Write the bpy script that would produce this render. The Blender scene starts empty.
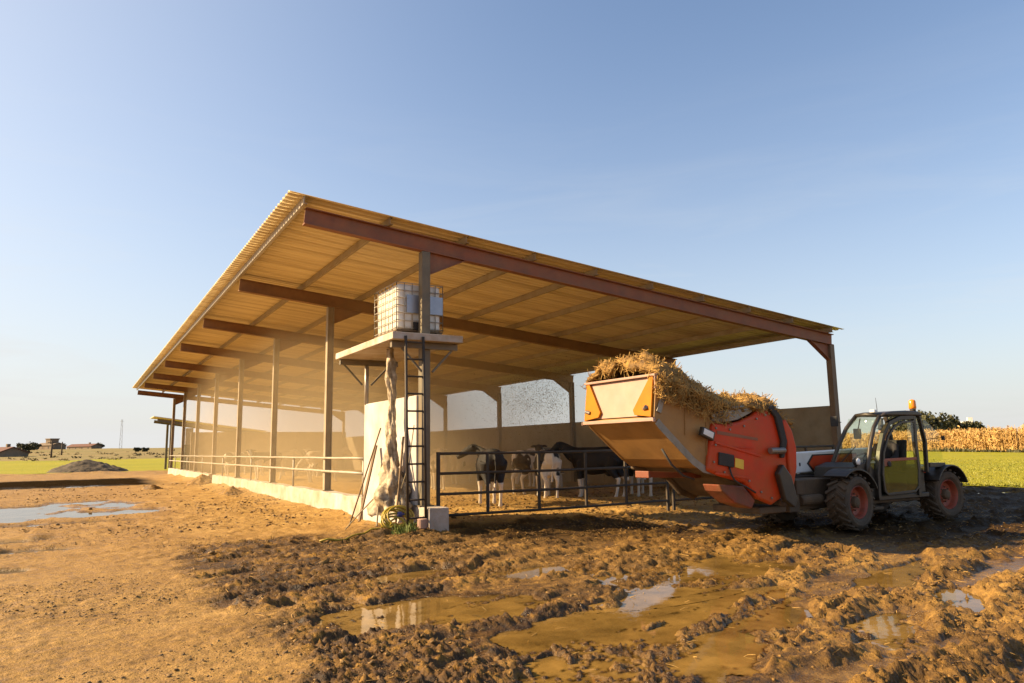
import bpy, bmesh, math, random
import numpy as np
from mathutils import Vector, Matrix
random.seed(7); rng = np.random.default_rng(11)
SC = bpy.context.scene
COL = SC.collection
R = math.radians

# ------------------------------------------------------------------ noise
def _hash(ix, iy, s):
    n = (ix.astype(np.int64)*374761393 + iy.astype(np.int64)*668265263 + s*974634777) & 0x7fffffff
    n = ((n ^ (n >> 13))*1274126177) & 0x7fffffff
    return ((n ^ (n >> 16)) & 0xffff)/65535.0
def vnoise(x, y, s=0):
    x = np.asarray(x, float); y = np.asarray(y, float)
    ix = np.floor(x); iy = np.floor(y); fx = x-ix; fy = y-iy
    fx = fx*fx*fx*(fx*(fx*6-15)+10); fy = fy*fy*fy*(fy*(fy*6-15)+10)
    a = _hash(ix, iy, s); b = _hash(ix+1, iy, s); c = _hash(ix, iy+1, s); d = _hash(ix+1, iy+1, s)
    return ((a*(1-fx)+b*fx)*(1-fy)+(c*(1-fx)+d*fx)*fy)*2-1
def fbm(x, y, s=0, o=4, g=.5):
    t = 0; a = 1; k = 1; n = 0
    for i in range(o):
        c, d = math.cos(i*1.1), math.sin(i*1.1)
        t = t+a*vnoise((c*x-d*y)*k+i*17.3, (d*x+c*y)*k-i*9.1, s+i); n += a; a *= g; k *= 2.03
    return t/n
def sst(a, b, x):
    t = np.clip((x-a)/(b-a), 0, 1); return t*t*(3-2*t)

# ------------------------------------------------------------------ materials
def nd(nt, typ, **kw):
    n = nt.nodes.new(typ)
    for k, v in kw.items():
        if k in n.inputs: n.inputs[k].default_value = v
        else: setattr(n, k, v)
    return n
def mat(name, c1, c2=None, rough=.6, metal=0, scale=4, bump=.0, bscale=30, detail=6, spec=.5, coat=0, stretch=None, lo=.35, hi=.65, dust=None, dust_amt=.4):
    m = bpy.data.materials.new(name); m.use_nodes = True
    nt = m.node_tree; L = nt.links; b = nt.nodes['Principled BSDF']
    b.inputs['Roughness'].default_value = rough; b.inputs['Metallic'].default_value = metal
    b.inputs['Specular IOR Level'].default_value = spec; b.inputs['Coat Weight'].default_value = coat
    tc = nd(nt, 'ShaderNodeTexCoord'); mp = nd(nt, 'ShaderNodeMapping'); L.new(tc.outputs['Object'], mp.inputs['Vector'])
    if stretch: mp.inputs['Scale'].default_value = stretch
    if c2 is None: c2 = tuple(v*.72 for v in c1)
    nz = nd(nt, 'ShaderNodeTexNoise', Scale=scale, Detail=detail, Roughness=.6); L.new(mp.outputs[0], nz.inputs['Vector'])
    cr = nd(nt, 'ShaderNodeValToRGB'); e = cr.color_ramp.elements
    e[0].position = lo; e[1].position = hi; e[0].color = (*c2, 1); e[1].color = (*c1, 1)
    L.new(nz.outputs['Fac'], cr.inputs['Fac']); out = cr.outputs['Color']
    if dust:
        n2 = nd(nt, 'ShaderNodeTexNoise', Scale=scale*.6, Detail=8, Roughness=.7); L.new(tc.outputs['Object'], n2.inputs['Vector'])
        r2 = nd(nt, 'ShaderNodeMapRange'); r2.inputs['From Min'].default_value = .4; r2.inputs['From Max'].default_value = .75
        r2.inputs['To Max'].default_value = dust_amt; r2.inputs['To Min'].default_value = dust_amt*.25
        L.new(n2.outputs['Fac'], r2.inputs['Value'])
        mx = nd(nt, 'ShaderNodeMix', data_type='RGBA'); L.new(r2.outputs[0], mx.inputs['Factor']); L.new(out, mx.inputs[6]); mx.inputs[7].default_value = (*dust, 1)
        out = mx.outputs[2]
    L.new(out, b.inputs['Base Color'])
    rr = nd(nt, 'ShaderNodeMapRange'); rr.inputs['To Min'].default_value = max(.02, rough-.12); rr.inputs['To Max'].default_value = min(1, rough+.12)
    L.new(nz.outputs['Fac'], rr.inputs['Value']); L.new(rr.outputs[0], b.inputs['Roughness'])
    if bump:
        n3 = nd(nt, 'ShaderNodeTexNoise', Scale=bscale, Detail=8, Roughness=.65); L.new(mp.outputs[0], n3.inputs['Vector'])
        bp = nd(nt, 'ShaderNodeBump', Strength=min(bump, 1), Distance=.02); L.new(n3.outputs['Fac'], bp.inputs['Height']); L.new(bp.outputs[0], b.inputs['Normal'])
    return m
def glass(name, tint, alpha, rough=.03):
    m = bpy.data.materials.new(name); m.use_nodes = True; nt = m.node_tree; L = nt.links
    nt.nodes.remove(nt.nodes['Principled BSDF']); out = nt.nodes['Material Output']
    tr = nd(nt, 'ShaderNodeBsdfTransparent'); tr.inputs['Color'].default_value = (*tint, 1)
    gl = nd(nt, 'ShaderNodeBsdfGlossy', Roughness=rough); lw = nd(nt, 'ShaderNodeLayerWeight', Blend=.5); pw = nd(nt, 'ShaderNodeMath', operation='POWER'); L.new(lw.outputs['Facing'], pw.inputs[0]); pw.inputs[1].default_value = 4
    fr = nd(nt, 'ShaderNodeMath', operation='MULTIPLY_ADD'); L.new(pw.outputs[0], fr.inputs[0]); fr.inputs[1].default_value = .6; fr.inputs[2].default_value = .035
    df = nd(nt, 'ShaderNodeBsdfDiffuse'); df.inputs['Color'].default_value = (.26, .24, .09, 1)
    nz = nd(nt, 'ShaderNodeTexNoise', Scale=6, Detail=8)
    mr = nd(nt, 'ShaderNodeMapRange'); mr.inputs['To Min'].default_value = 0; mr.inputs['To Max'].default_value = alpha*2; L.new(nz.outputs['Fac'], mr.inputs['Value'])
    m1 = nd(nt, 'ShaderNodeMixShader'); L.new(mr.outputs[0], m1.inputs[0]); L.new(tr.outputs[0], m1.inputs[1]); L.new(df.outputs[0], m1.inputs[2])
    m2 = nd(nt, 'ShaderNodeMixShader'); L.new(fr.outputs[0], m2.inputs[0]); L.new(m1.outputs[0], m2.inputs[1]); L.new(gl.outputs[0], m2.inputs[2])
    L.new(m2.outputs[0], out.inputs['Surface']); return m
DUST = (.36, .22, .09)
M = dict(
 oxide=mat('red_oxide_steel', (.26, .075, .035), (.17, .055, .03), .65, 0, 3, .1, 40, dust=DUST, dust_amt=.3),
 column=mat('grey_steel_paint', (.12, .115, .085), (.075, .07, .05), .55, 0, 3, .1, 50, dust=DUST, dust_amt=.4),
 zinc=mat('galvanised_steel', (.42, .40, .36), (.3, .28, .24), .42, .35, 6, .05, 60, dust=DUST, dust_amt=.3),
 roof=mat('roof_sheet', (.86, .74, .46), (.58, .46, .26), .5, .03, 1.6, .05, 60, stretch=(.12, 2.6, 1), lo=.36, hi=.58, dust=(.76, .60, .33), dust_amt=.35),
 rail=mat('rail_paint', (.55, .50, .40), (.42, .36, .26), .5, .1, 6, .1, 60),
 gate=mat('gate_steel', (.045, .034, .024), (.025, .02, .015), .65, .1, 6, .15, 50, dust=(.2, .12, .05), dust_amt=.2),
 concrete=mat('weathered_concrete', (.34, .28, .18), (.22, .175, .105), .88, 0, 1.6, .4, 25, dust=(.22, .14, .065), dust_amt=.55),
 kerb=mat('pale_concrete', (.58, .56, .54), (.38, .34, .29), .88, 0, 2.6, .7, 18, dust=(.32, .19, .07), dust_amt=.75),
 white_wall=mat('limewashed_wall', (.54, .52, .53), (.40, .37, .34), .9, 0, 1.8, .3, 30, dust=(.42, .27, .12), dust_amt=.35),
 tank=mat('translucent_plastic', (.74, .71, .64), (.62, .58, .50), .35, 0, 2, .03, 20),
 plate=mat('label_plate', (.34, .36, .42), (.27, .29, .34), .35, .5, 5),
 black=mat('black_rubber', (.035, .03, .026), (.02, .018, .016), .75, 0, 8, .3, 60),
 tyre=mat('muddy_tyre', (.055, .042, .03), (.03, .025, .02), .85, 0, 5, .4, 40, dust=(.17, .105, .05), dust_amt=.75),
 dark=mat('dark_machine_paint', (.022, .020, .018), (.013, .012, .011), .45, 0, 5, .05, 40, dust=(.13, .08, .035), dust_amt=.28),
 dirty=mat('muddy_chassis', (.08, .055, .032), (.035, .028, .02), .8, 0, 4, .5, 30, dust=(.2, .12, .055), dust_amt=.6),
 red=mat('red_machine_paint', (.62, .030, .004), (.48, .024, .004), .45, 0, 3.5, .06, 30, coat=.04, spec=.25, dust=(.28, .11, .025), dust_amt=.6),
 rim=mat('orange_rim_paint', (.40, .05, .018), (.22, .032, .014), .5, 0, 5, .1, 40, dust=(.2, .12, .06), dust_amt=.5),
 white=mat('white_machine_paint', (.80, .79, .76), (.70, .68, .63), .4, 0, 3, .02, 30, dust=DUST, dust_amt=.12),
 panel=mat('cream_panel', (.38, .235, .20), (.30, .185, .15), .5, 0, 3, .05, 30, dust=(.42, .26, .11), dust_amt=.35),
 yellow=mat('amber_paint', (.60, .215, .002), (.50, .165, .002), .5, 0, 3, .05, 30, spec=.15, dust=DUST, dust_amt=.06),
 bin=mat('dusty_bin_steel', (.40, .21, .055), (.24, .125, .034), .6, .2, 2, .15, 30, dust=(.32, .2, .09), dust_amt=.6),
 steel=mat('worn_steel', (.24, .23, .22), (.14, .135, .13), .4, .6, 5, .1, 40, dust=DUST, dust_amt=.35),
 sticker=mat('yellow_sticker', (.75, .5, .04), (.65, .4, .03), .5),
 lens=mat('light_lens', (.72, .74, .74), (.6, .62, .62), .15, 0, 5),
 beacon=mat('amber_lens', (.85, .26, .01), (.7, .2, .01), .2, 0, 5),
 wood=mat('weathered_wood', (.34, .22, .11), (.2, .12, .06), .8, 0, 4, .3, 40, stretch=(1, 1, .15)),
 wrap=mat('dirty_plastic_wrap', (.66, .53, .36), (.26, .18, .09), .6, 0, 9, .6, 25),
 hose=mat('yellow_hose', (.60, .44, .03), (.40, .27, .03), .5, 0, 8),
 blue=mat('blue_fitting', (.05, .06, .25), (.03, .04, .16), .4),
 rope=mat('pale_rope', (.5, .42, .28), (.35, .28, .17), .9, 0, 30, .4, 90),
 straw=mat('straw', (.60, .37, .11), (.28, .155, .035), .8, 0, 6, .3, 40),
 straw_dark=mat('damp_straw', (.34, .19, .042), (.09, .045, .01), .85, 0, 7, .6, 30),
 clod=mat('mud_clod', (.40, .215, .035), (.12, .058, .010), .6, 0, 9, .6, 60),
 track_clod=mat('track_clod', (.34, .21, .08), (.16, .09, .032), .8, 0, 9, .6, 60),
 heap=mat('manure', (.17, .12, .07), (.03, .022, .014), .85, 0, 5, .8, 6),
 bark=mat('bark', (.12, .085, .055), (.07, .05, .035), .9, 0, 6, .6, 20),
 leaf=mat('olive_leaf', (.12, .115, .045), (.06, .062, .025), .7, 0, .7),
 corn=mat('dry_corn', (.56, .36, .125), (.40, .24, .075), .8, 0, .8),
 grassblade=mat('grass_blade', (.36, .34, .03), (.25, .26, .025), .6, 0, .6),
 weed=mat('green_weed', (.20, .24, .03), (.11, .15, .02), .7, 0, 8),
 tile=mat('roof_tile', (.19, .07, .04), (.13, .05, .032), .8, 0, .8),
 stone=mat('stone_wall', (.30, .22, .15), (.2, .15, .1), .9, 0, .5),
 render=mat('white_render', (.75, .72, .66), (.66, .62, .55), .9, 0, .5),
 skin=mat('skin', (.42, .24, .16), (.36, .2, .13), .5, 0, 10),
 jacket=mat('dark_jacket', (.022, .02, .022), (.014, .013, .014), .85, 0, 10, .2, 40),
 trousers=mat('dark_trousers', (.03, .033, .045), (.02, .022, .03), .85, 0, 10, .2, 40),
 green_plastic=mat('green_panel', (.06, .075, .05), (.04, .05, .035), .6, 0, 3),
)
GL = glass('cab_glass', (.94, .97, .92), .03)
GLD = glass('tinted_reflection_glass', (.50, .54, .30), .22)  # tinted door glass, green reflection of the field painted into its olive

def ground_mat():
    m = bpy.data.materials.new('mud'); m.use_nodes = True; nt = m.node_tree; L = nt.links; b = nt.nodes['Principled BSDF']
    at = nd(nt, 'ShaderNodeAttribute', attribute_name='zone'); sp = nd(nt, 'ShaderNodeSeparateColor'); L.new(at.outputs['Color'], sp.inputs[0])
    tc = nd(nt, 'ShaderNodeTexCoord')
    def noise(s, d=8, r=.6):
        n = nd(nt, 'ShaderNodeTexNoise', Scale=s, Detail=d, Roughness=r); L.new(tc.outputs['Object'], n.inputs['Vector']); return n.outputs['Fac']
    def ramp(f, pts):
        c = nd(nt, 'ShaderNodeValToRGB'); e = c.color_ramp.elements
        while len(e) < len(pts): e.new(.5)
        for q, (p, col) in zip(e, pts): q.position = p; q.color = (*col, 1)
        L.new(f, c.inputs[0]); return c.outputs[0]
    def mix(f, a, c):
        x = nd(nt, 'ShaderNodeMix', data_type='RGBA'); L.new(f, x.inputs[0]); L.new(a, x.inputs[6]); L.new(c, x.inputs[7]); return x.outputs[2]
    n1, n2, n3 = noise(1.3), noise(9), noise(45, 6)
    mixn = nd(nt, 'ShaderNodeMath', operation='MULTIPLY_ADD'); L.new(n2, mixn.inputs[0]); mixn.inputs[1].default_value = .5
    hn = nd(nt, 'ShaderNodeMath', operation='MULTIPLY'); L.new(n1, hn.inputs[0]); hn.inputs[1].default_value = .5; L.new(hn.outputs[0], mixn.inputs[2])
    track = ramp(mixn.outputs[0], [(.36, (.26, .135, .025)), (.5, (.44, .245, .055)), (.64, (.58, .345, .10))])
    churn = ramp(mixn.outputs[0], [(.40, (.030, .013, .003)), (.5, (.15, .070, .011)), (.61, (.42, .222, .036))])
    straw = ramp(mixn.outputs[0], [(.36, (.32, .17, .036)), (.5, (.58, .345, .085)), (.64, (.80, .52, .16))])
    c = mix(sp.outputs[0], track, churn); c = mix(sp.outputs[1], c, straw)
    shade_wetc = ramp(mixn.outputs[0], [(.3, (.018, .013, .009)), (.7, (.05, .032, .015))]); c = mix(sp.outputs[2], c, shade_wetc)  # near-black for painted shade zones, faintly for soaked puddle rims
    sprk = ramp(n3, [(.68, (0, 0, 0)), (.74, (1, 1, 1))]); ss = nd(nt, 'ShaderNodeMath', operation='MULTIPLY'); L.new(sprk, ss.inputs[0]); ss.inputs[1].default_value = .45
    n4 = noise(85, 5, .7); dk = ramp(n4, [(.34, (.32, .30, .26)), (.46, (1, 1, 1))]); n5 = noise(26, 6, .7); dk2 = ramp(n5, [(.33, (.42, .38, .32)), (.47, (1, 1, 1))])
    for dd_ in (dk, dk2):
        mu = nd(nt, 'ShaderNodeMix', data_type='RGBA', blend_type='MULTIPLY'); mu.inputs[0].default_value = .8; L.new(c, mu.inputs[6]); L.new(dd_, mu.inputs[7]); c = mu.outputs[2]
    st = nd(nt, 'ShaderNodeRGB'); st.outputs[0].default_value = (.55, .38, .17, 1); c = mix(ss.outputs[0], c, st.outputs[0])
    L.new(c, b.inputs['Base Color'])
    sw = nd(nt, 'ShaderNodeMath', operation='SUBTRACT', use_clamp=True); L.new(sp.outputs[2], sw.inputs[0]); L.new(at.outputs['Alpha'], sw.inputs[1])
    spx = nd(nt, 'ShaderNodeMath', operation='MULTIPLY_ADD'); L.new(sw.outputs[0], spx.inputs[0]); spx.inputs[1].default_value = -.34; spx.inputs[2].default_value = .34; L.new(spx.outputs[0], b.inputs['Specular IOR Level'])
    rg = nd(nt, 'ShaderNodeMath', operation='MULTIPLY_ADD'); L.new(at.outputs['Alpha'], rg.inputs[0]); rg.inputs[1].default_value = -.5
    rb = nd(nt, 'ShaderNodeMapRange'); rb.inputs['From Min'].default_value = .35; rb.inputs['From Max'].default_value = .65; rb.inputs['To Min'].default_value = .55; rb.inputs['To Max'].default_value = .9
    L.new(n2, rb.inputs['Value']); L.new(rb.outputs[0], rg.inputs[2]); L.new(rg.outputs[0], b.inputs['Roughness'])
    bp = nd(nt, 'ShaderNodeBump', Strength=.7, Distance=.03); L.new(n2, bp.inputs['Height'])
    b2 = nd(nt, 'ShaderNodeBump', Strength=.9, Distance=.02); L.new(n3, b2.inputs['Height']); L.new(bp.outputs[0], b2.inputs['Normal']); b3 = nd(nt, 'ShaderNodeBump', Strength=.7, Distance=.01); L.new(n4, b3.inputs['Height']); L.new(b2.outputs[0], b3.inputs['Normal']); L.new(b3.outputs[0], b.inputs['Normal'])
    return m
def field_mat(name, a, bb, c, s1=.06, s2=1.2):
    m = bpy.data.materials.new(name); m.use_nodes = True; nt = m.node_tree; L = nt.links; b = nt.nodes['Principled BSDF']
    tc = nd(nt, 'ShaderNodeTexCoord')
    n1 = nd(nt, 'ShaderNodeTexNoise', Scale=s1, Detail=6); n2 = nd(nt, 'ShaderNodeTexNoise', Scale=s2, Detail=10, Roughness=.75)
    for n in (n1, n2): L.new(tc.outputs['Object'], n.inputs['Vector'])
    r1 = nd(nt, 'ShaderNodeValToRGB'); e = r1.color_ramp.elements; e[0].position = .35; e[1].position = .65; e[0].color = (*a, 1); e[1].color = (*bb, 1); L.new(n1.outputs[0], r1.inputs[0])
    mr = nd(nt, 'ShaderNodeMapRange'); mr.inputs['From Min'].default_value = .45; mr.inputs['From Max'].default_value = .7; mr.inputs['To Max'].default_value = .8; L.new(n2.outputs[0], mr.inputs['Value'])
    mx = nd(nt, 'ShaderNodeMix', data_type='RGBA'); L.new(mr.outputs[0], mx.inputs[0]); L.new(r1.outputs[0], mx.inputs[6]); mx.inputs[7].default_value = (*c, 1)
    L.new(mx.outputs[2], b.inputs['Base Color']); b.inputs['Roughness'].default_value = .85; b.inputs['Specular IOR Level'].default_value = .2
    bp = nd(nt, 'ShaderNodeBump', Strength=.8, Distance=.15); L.new(n2.outputs[0], bp.inputs['Height']); L.new(bp.outputs[0], b.inputs['Normal'])
    return m
def water_mat(name, col):
    m = bpy.data.materials.new(name); m.use_nodes = True; nt = m.node_tree; L = nt.links; out = nt.nodes['Material Output']; nt.nodes.remove(nt.nodes['Principled BSDF'])
    tc = nd(nt, 'ShaderNodeTexCoord'); n = nd(nt, 'ShaderNodeTexNoise', Scale=1.6, Detail=7, Roughness=.65); L.new(tc.outputs['Object'], n.inputs['Vector'])
    r = nd(nt, 'ShaderNodeValToRGB'); e = r.color_ramp.elements; e[0].position = .32; e[1].position = .68; e[0].color = (*[v*.62 for v in col], 1); e[1].color = (*col, 1); L.new(n.outputs[0], r.inputs[0])
    df = nd(nt, 'ShaderNodeBsdfDiffuse'); L.new(r.outputs[0], df.inputs['Color']); tr = nd(nt, 'ShaderNodeBsdfTransparent'); tr.inputs['Color'].default_value = (.92, .80, .60, 1)
    mr = nd(nt, 'ShaderNodeMapRange'); mr.inputs['From Min'].default_value = .3; mr.inputs['From Max'].default_value = .7; mr.inputs['To Min'].default_value = .45; mr.inputs['To Max'].default_value = .9; L.new(n.outputs[0], mr.inputs['Value'])
    da = nd(nt, 'ShaderNodeAttribute', attribute_name='depth'); dm_ = nd(nt, 'ShaderNodeMath', operation='MULTIPLY'); L.new(mr.outputs[0], dm_.inputs[0]); L.new(da.outputs['Fac'], dm_.inputs[1])
    m1 = nd(nt, 'ShaderNodeMixShader'); L.new(dm_.outputs[0], m1.inputs[0]); L.new(tr.outputs[0], m1.inputs[1]); L.new(df.outputs[0], m1.inputs[2])
    gl = nd(nt, 'ShaderNodeBsdfGlossy', Roughness=.02); fr = nd(nt, 'ShaderNodeFresnel', IOR=1.33)
    n2 = nd(nt, 'ShaderNodeTexNoise', Scale=7, Detail=4); L.new(tc.outputs['Object'], n2.inputs['Vector'])
    bp = nd(nt, 'ShaderNodeBump', Strength=.04, Distance=.02); L.new(n2.outputs['Fac'], bp.inputs['Height']); L.new(bp.outputs[0], gl.inputs['Normal']); L.new(bp.outputs[0], fr.inputs['Normal'])
    m2 = nd(nt, 'ShaderNodeMixShader'); L.new(fr.outputs[0], m2.inputs[0]); L.new(m1.outputs[0], m2.inputs[1]); L.new(gl.outputs[0], m2.inputs[2]); L.new(m2.outputs[0], out.inputs['Surface']); return m
def cow_mat(name, dark, light, thr, legs):
    m = bpy.data.materials.new(name); m.use_nodes = True; nt = m.node_tree; L = nt.links; b = nt.nodes['Principled BSDF']
    tc = nd(nt, 'ShaderNodeTexCoord'); oi = nd(nt, 'ShaderNodeObjectInfo')
    va = nd(nt, 'ShaderNodeVectorMath', operation='ADD'); sc = nd(nt, 'ShaderNodeMath', operation='MULTIPLY'); L.new(oi.outputs['Random'], sc.inputs[0]); sc.inputs[1].default_value = 40
    L.new(tc.outputs['Object'], va.inputs[0]); L.new(sc.outputs[0], va.inputs[1])
    n = nd(nt, 'ShaderNodeTexNoise', Scale=1.5, Detail=2.5, Roughness=.4); L.new(va.outputs[0], n.inputs['Vector'])
    sx = nd(nt, 'ShaderNodeSeparateXYZ'); L.new(tc.outputs['Object'], sx.inputs[0])
    zr = nd(nt, 'ShaderNodeMapRange'); zr.inputs['From Min'].default_value = .45; zr.inputs['From Max'].default_value = .64; zr.inputs['To Min'].default_value = legs; zr.inputs['To Max'].default_value = 0; L.new(sx.outputs[2], zr.inputs['Value'])
    ad = nd(nt, 'ShaderNodeMath', operation='ADD'); L.new(n.outputs[0], ad.inputs[0]); L.new(zr.outputs[0], ad.inputs[1])
    r = nd(nt, 'ShaderNodeValToRGB'); e = r.color_ramp.elements; e[0].position = thr; e[1].position = thr+.02; e[0].color = (*dark, 1); e[1].color = (*light, 1); L.new(ad.outputs[0], r.inputs[0])
    L.new(r.outputs[0], b.inputs['Base Color']); b.inputs['Roughness'].default_value = .75
    n2 = nd(nt, 'ShaderNodeTexNoise', Scale=60, Detail=4); L.new(tc.outputs['Object'], n2.inputs['Vector'])
    bp = nd(nt, 'ShaderNodeBump', Strength=.3, Distance=.01); L.new(n2.outputs[0], bp.inputs['Height']); L.new(bp.outputs[0], b.inputs['Normal'])
    return m
M['mud'] = ground_mat()
M['field'] = field_mat('green_field', (.32, .325, .012), (.41, .375, .014), (.48, .37, .03))
M['scrub'] = field_mat('dry_hill', (.34, .25, .10), (.24, .21, .06), (.42, .30, .13), .02, .5)
M['water'] = water_mat('muddy_water', (.47, .275, .070))
M['water_far'] = water_mat('pale_muddy_water', (.34, .27, .18))
M['cow_black'] = cow_mat('black_cow_coat', (.010, .008, .007), (.62, .55, .45), .80, .6)
M['red_dirty'] = mat('muddy_red_paint', (.24, .034, .012), (.12, .022, .011), .6, 0, 4, .2, 30, dust=(.13, .075, .03), dust_amt=.7)
M['brown_column'] = mat('brown_column_paint', (.15, .095, .055), (.10, .062, .038), .6, 0, 3, .1, 40, dust=DUST, dust_amt=.25)
M['dusty_oxide'] = mat('dusty_oxide_steel', (.24, .115, .055), (.16, .075, .038), .7, 0, 3, .1, 40, dust=DUST, dust_amt=.45)
M['scrub_leaf'] = mat('scrub_leaf', (.26, .19, .075), (.12, .095, .035), .8, 0, .2)
M['light_column'] = mat('dusty_pale_steel', (.34, .30, .22), (.24, .20, .14), .55, 0, 3, .1, 50, dust=DUST, dust_amt=.4)
M['cow_pied'] = cow_mat('pied_cow_coat', (.014, .012, .010), (.66, .60, .50), .52, .5)
M['cow_pale'] = cow_mat('pale_cow_coat', (.10, .06, .035), (.62, .52, .38), .36, .5)

# ------------------------------------------------------------------ object helpers
def link(o, parent=None):
    COL.objects.link(o)
    if parent is not None: o.parent = parent
    return o
def dim(m, k):
    for n in m.node_tree.nodes:
        if n.type == 'VALTORGB' and 0 < max(n.color_ramp.elements[0].color[:3]) and n.color_ramp.elements[-1].color[2] < .99:
            for e in n.color_ramp.elements: e.color = (*[v*k for v in e.color[:3]], 1)
        elif n.type == 'RGB': n.outputs[0].default_value = (*[v*k for v in n.outputs[0].default_value[:3]], 1)
        elif n.type == 'MIX' and not n.inputs[7].is_linked: n.inputs[7].default_value = (*[v*k for v in n.inputs[7].default_value[:3]], 1)
for k_ in 'mud field scrub water water_far clod track_clod yellow grassblade weed heap leaf scrub_leaf wrap hose wood rail wood rope tile stone cow_pale'.split(): dim(M[k_], .72)
def tag(o, label=None, cat=None, group=None, kind=None):
    if label: o['label'] = label
    if cat: o['category'] = cat
    if group: o['group'] = group
    if kind: o['kind'] = kind
    return o
def thing(name, label, cat, loc=(0, 0, 0), rz=0, group=None):
    o = bpy.data.objects.new(name, None); o.empty_display_size = .2; link(o); o.location = loc; o.rotation_euler = (0, 0, rz)
    return tag(o, label, cat, group)
class MB:
    def __init__(s): s.bm = bmesh.new()
    def box(s, c, d, rot=None):
        x, y, z = [v/2 for v in d]
        vs = [Vector((a*x, b*y, e*z)) for a in (-1, 1) for b in (-1, 1) for e in (-1, 1)]
        if rot is not None: vs = [rot @ v for v in vs]
        v = [s.bm.verts.new(Vector(c)+p) for p in vs]
        for f in ((0, 1, 3, 2), (4, 6, 7, 5), (0, 4, 5, 1), (2, 3, 7, 6), (0, 2, 6, 4), (1, 5, 7, 3)): s.bm.faces.new([v[i] for i in f])
        return s
    def bb(s, a, b): return s.box([(p+q)/2 for p, q in zip(a, b)], [abs(q-p) for p, q in zip(a, b)])
    def bar(s, a, b, w, h=None, up=(0, 0, 1)):
        a, b = Vector(a), Vector(b); d = b-a; l = d.length; d.normalize(); up = Vector(up)
        if abs(d.dot(up)) > .99: up = Vector((0, 1, 0))
        sd = d.cross(up).normalized(); u = sd.cross(d)
        rot = Matrix((d, sd, u)).transposed(); return s.box((a+b)/2, (l, w, h or w), rot)
    def tube(s, pts, rad, n=8, cap=True):
        pts = [Vector(p) for p in pts]; rad = rad if hasattr(rad, '__len__') else [rad]*len(pts)
        rings = []; prev = None
        for i, p in enumerate(pts):
            t = (pts[min(i+1, len(pts)-1)]-pts[max(i-1, 0)]).normalized()
            if prev is None:
                u = t.orthogonal().normalized()
            else:
                u = (prev-t*prev.dot(t)); u = u.normalized() if u.length > 1e-5 else t.orthogonal().normalized()
            prev = u; w = t.cross(u); r = rad[i]; rr = r if hasattr(r, '__len__') else (r, r)
            rings.append([s.bm.verts.new(p+u*rr[0]*math.cos(k*2*math.pi/n)+w*rr[1]*math.sin(k*2*math.pi/n)) for k in range(n)])
        for a, b in zip(rings, rings[1:]):
            for k in range(n): s.bm.faces.new([a[k], a[(k+1) % n], b[(k+1) % n], b[k]])
        if cap: s.bm.faces.new(rings[0][::-1]); s.bm.faces.new(rings[-1])
        return s
    def rings(s, secs, n=14):
        """secs: (centre, axis_a, axis_b) ellipses lofted into one closed body"""
        rs = []
        for c, a, b in secs:
            c, a, b = Vector(c), Vector(a), Vector(b)
            rs.append([s.bm.verts.new(c+a*math.cos(k*2*math.pi/n)+b*math.sin(k*2*math.pi/n)) for k in range(n)])
        for a, b in zip(rs, rs[1:]):
            for k in range(n): s.bm.faces.new([a[k], a[(k+1) % n], b[(k+1) % n], b[k]])
        s.bm.faces.new(rs[0][::-1]); s.bm.faces.new(rs[-1]); return s
    def prism(s, poly, y0, y1, ax='y'):
        """closed prism of an (x,z) polygon between y0 and y1 (ax='x': polygon is (y,z))"""
        f = (lambda p, t: (p[0], t, p[1])) if ax == 'y' else (lambda p, t: (t, p[0], p[1])) if ax == 'x' else (lambda p, t: (p[0], p[1], t))
        a = [s.bm.verts.new(f(p, y0)) for p in poly]; b = [s.bm.verts.new(f(p, y1)) for p in poly]; n = len(poly)
        for k in range(n): s.bm.faces.new([a[k], a[(k+1) % n], b[(k+1) % n], b[k]])
        s.bm.faces.new(a[::-1]); s.bm.faces.new(b); return s
    def strip(s, path, w, y0, y1):
        """band of thickness w following an open (x,z) path, extruded from y0 to y1"""
        P = [Vector((p[0], p[1])) for p in path]; o = []
        for i, p in enumerate(P):
            t = (P[min(i+1, len(P)-1)]-P[max(i-1, 0)]).normalized(); o.append(Vector((-t.y, t.x)))
        A = [p+n*w/2 for p, n in zip(P, o)]; B = [p-n*w/2 for p, n in zip(P, o)]
        for i in range(len(P)-1): s.prism([A[i], A[i+1], B[i+1], B[i]], y0, y1)
        bmesh.ops.remove_doubles(s.bm, verts=s.bm.verts, dist=1e-5)
        # drop the inner faces left between segments
        seen = {}
        for f in list(s.bm.faces):
            k = tuple(sorted(v.index for v in f.verts))
        return s
    def lathe(s, prof, c, axis='y', n=32):
        """prof: (axial, radius) closed loop or open with zero radius ends"""
        rs = []; capped = n < 0; n = abs(n)
        for t, r in prof:
            ring = []
            for k in range(n):
                a = 2*math.pi*k/n; p = {'y': (r*math.cos(a), t, r*math.sin(a)), 'z': (r*math.cos(a), r*math.sin(a), t), 'x': (t, r*math.cos(a), r*math.sin(a))}[axis]
                ring.append(s.bm.verts.new(Vector(c)+Vector(p)))
            rs.append(ring)
        for a, b in zip(rs, rs[1:]):
            for k in range(n): s.bm.faces.new([a[k], a[(k+1) % n], b[(k+1) % n], b[k]])
        if not capped: s.bm.faces.new(rs[0][::-1]); s.bm.faces.new(rs[-1])
        return s
    def sph(s, c, r, sub=2):
        mtx = Matrix.Translation(c) @ Matrix.Diagonal((*((r,)*3 if not hasattr(r, '__len__') else r), 1))
        bmesh.ops.create_icosphere(s.bm, subdivisions=sub, radius=1, matrix=mtx); return s
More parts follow.
